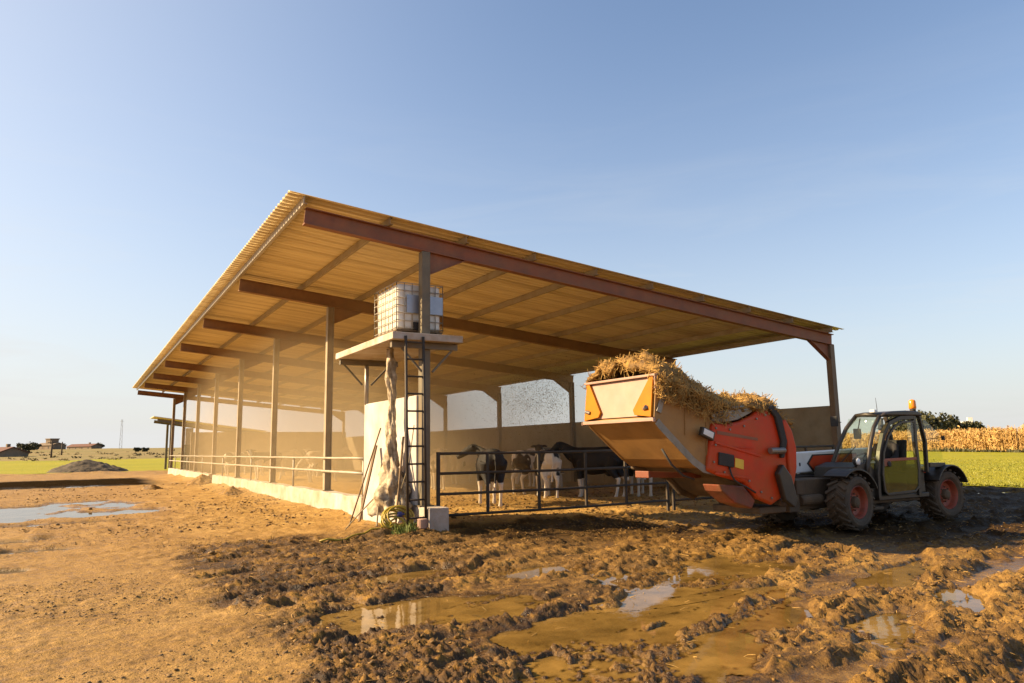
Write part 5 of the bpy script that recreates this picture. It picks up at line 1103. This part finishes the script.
# scrub bushes in rows on the hill
nb = 130; ang = rng.uniform(R(-41), R(-15), nb)+R(30.7); D_ = rng.choice([150, 165, 200, 240, 300], nb)+rng.normal(0, 5, nb); bx_ = CAM[0]+np.sin(ang)*D_; by_ = CAM[1]+np.cos(ang)*D_
bz_ = hillz(bx_, by_); bs = rng.uniform(.15, .5, nb)*(.5+D_/300); nl_ = 26
C_ = np.repeat(np.stack([bx_, by_, bz_+bs*.3], -1), nl_, 0); S_ = np.repeat(bs, nl_)[:, None]; c_ = C_+rng.normal(0, .55, (len(C_), 3))*S_*np.array([1.6, 1.6, .5]); a_ = rng.normal(size=(len(C_), 3)); b_ = rng.normal(size=(len(C_), 3)); q_ = .22*S_
tag(np_mesh('scrub_bushes', np.stack([c_-a_*q_, c_+b_*q_, c_+a_*q_, c_-b_*q_], 1).reshape(-1, 3), np.arange(4*len(C_)).reshape(-1, 4), 'scrub_leaf'), 'scattered low scrub over the dry hill behind the left field', 'scrub', kind='stuff')
# dry standing corn across the right field
def corn():
    A = np.array([127., 102.]); Bv = np.array([55., -22.]); d = (Bv-A)/np.linalg.norm(Bv-A); nrm = np.array([-d[1], d[0]]); 
    if nrm[0] < 0: nrm = -nrm
    n = 7500; t = rng.uniform(0, np.linalg.norm(Bv-A), n); dep = np.floor(rng.power(.55, n)*16)*.75+rng.normal(0, .1, n)
    P0 = A+d*t[:, None]+nrm*dep[:, None]; h = rng.normal(2.55, .25, n)+.02*dep; V = []; F = []
    base = np.stack([P0[:, 0], P0[:, 1], np.zeros(n)], -1); lean = rng.normal(0, .12, (n, 2)); tip = base+np.stack([lean[:, 0], lean[:, 1], h], -1)
    w = .035; va = np.array([w, 0, 0]); vb = np.array([-w/2, w*.87, 0]); vc = np.array([-w/2, -w*.87, 0])
    blocks = [base+va, base+vb, base+vc, tip+va*.6, tip+vb*.6, tip+vc*.6]; fs_ = [[0, 1, 4, 3], [1, 2, 5, 4], [2, 0, 3, 5]]; o = 6
    for k in range(6):
        a = rng.uniform(0, 6.28, n); f = rng.uniform(.2, .98, n)[:, None]; p = base*(1-f)+tip*f; l = rng.uniform(.3, .75, n); dr = rng.uniform(-.2, .55, n)
        dd = np.stack([np.cos(a), np.sin(a), np.zeros(n)], -1); sd = np.stack([-np.sin(a), np.cos(a), rng.normal(0, .6, n)], -1)*.055
        m1 = p+dd*l[:, None]*.5+np.stack([0*l, 0*l, l*.22], -1); m2 = p+dd*l[:, None]-np.stack([0*l, 0*l, l*dr], -1)
        blocks += [p-sd, p+sd, m1+sd, m1-sd, m2+sd*.2, m2-sd*.2]; fs_ += [[o, o+1, o+2, o+3], [o+3, o+2, o+4, o+5]]; o += 6
    V = np.stack(blocks, 1).reshape(-1, 3); F = (np.array(fs_)[None]+(np.arange(n)*o)[:, None, None]).reshape(-1, 4)
    tag(np_mesh('corn', V, F, 'corn'), 'tall dry tan corn standing across the far side of the right field', 'corn', kind='stuff')
    # strip of weeds at its foot
    n = 5000; t = rng.uniform(0, np.linalg.norm(Bv-A), n); P1 = A+d*t[:, None]-nrm*rng.uniform(.2, 1.6, n)[:, None]; h = rng.uniform(.2, .65, n)*(.5+.5*vnoise(t*.15, t*0, 3)+.3); a = rng.uniform(0, 6.28, n)
    b = np.stack([P1[:, 0], P1[:, 1], np.full(n, .02)], -1); dv = np.stack([np.cos(a), np.sin(a), 0*a], -1)*.13; tp = b+np.stack([rng.normal(0, .12, n), rng.normal(0, .12, n), h], -1)
    tag(np_mesh('weeds', np.stack([b-dv, b+dv, tp], 1).reshape(-1, 3), np.arange(3*n).reshape(-1, 3), 'leaf'), 'dark strip of weeds at the foot of the dry corn', 'weeds', kind='stuff')
corn()
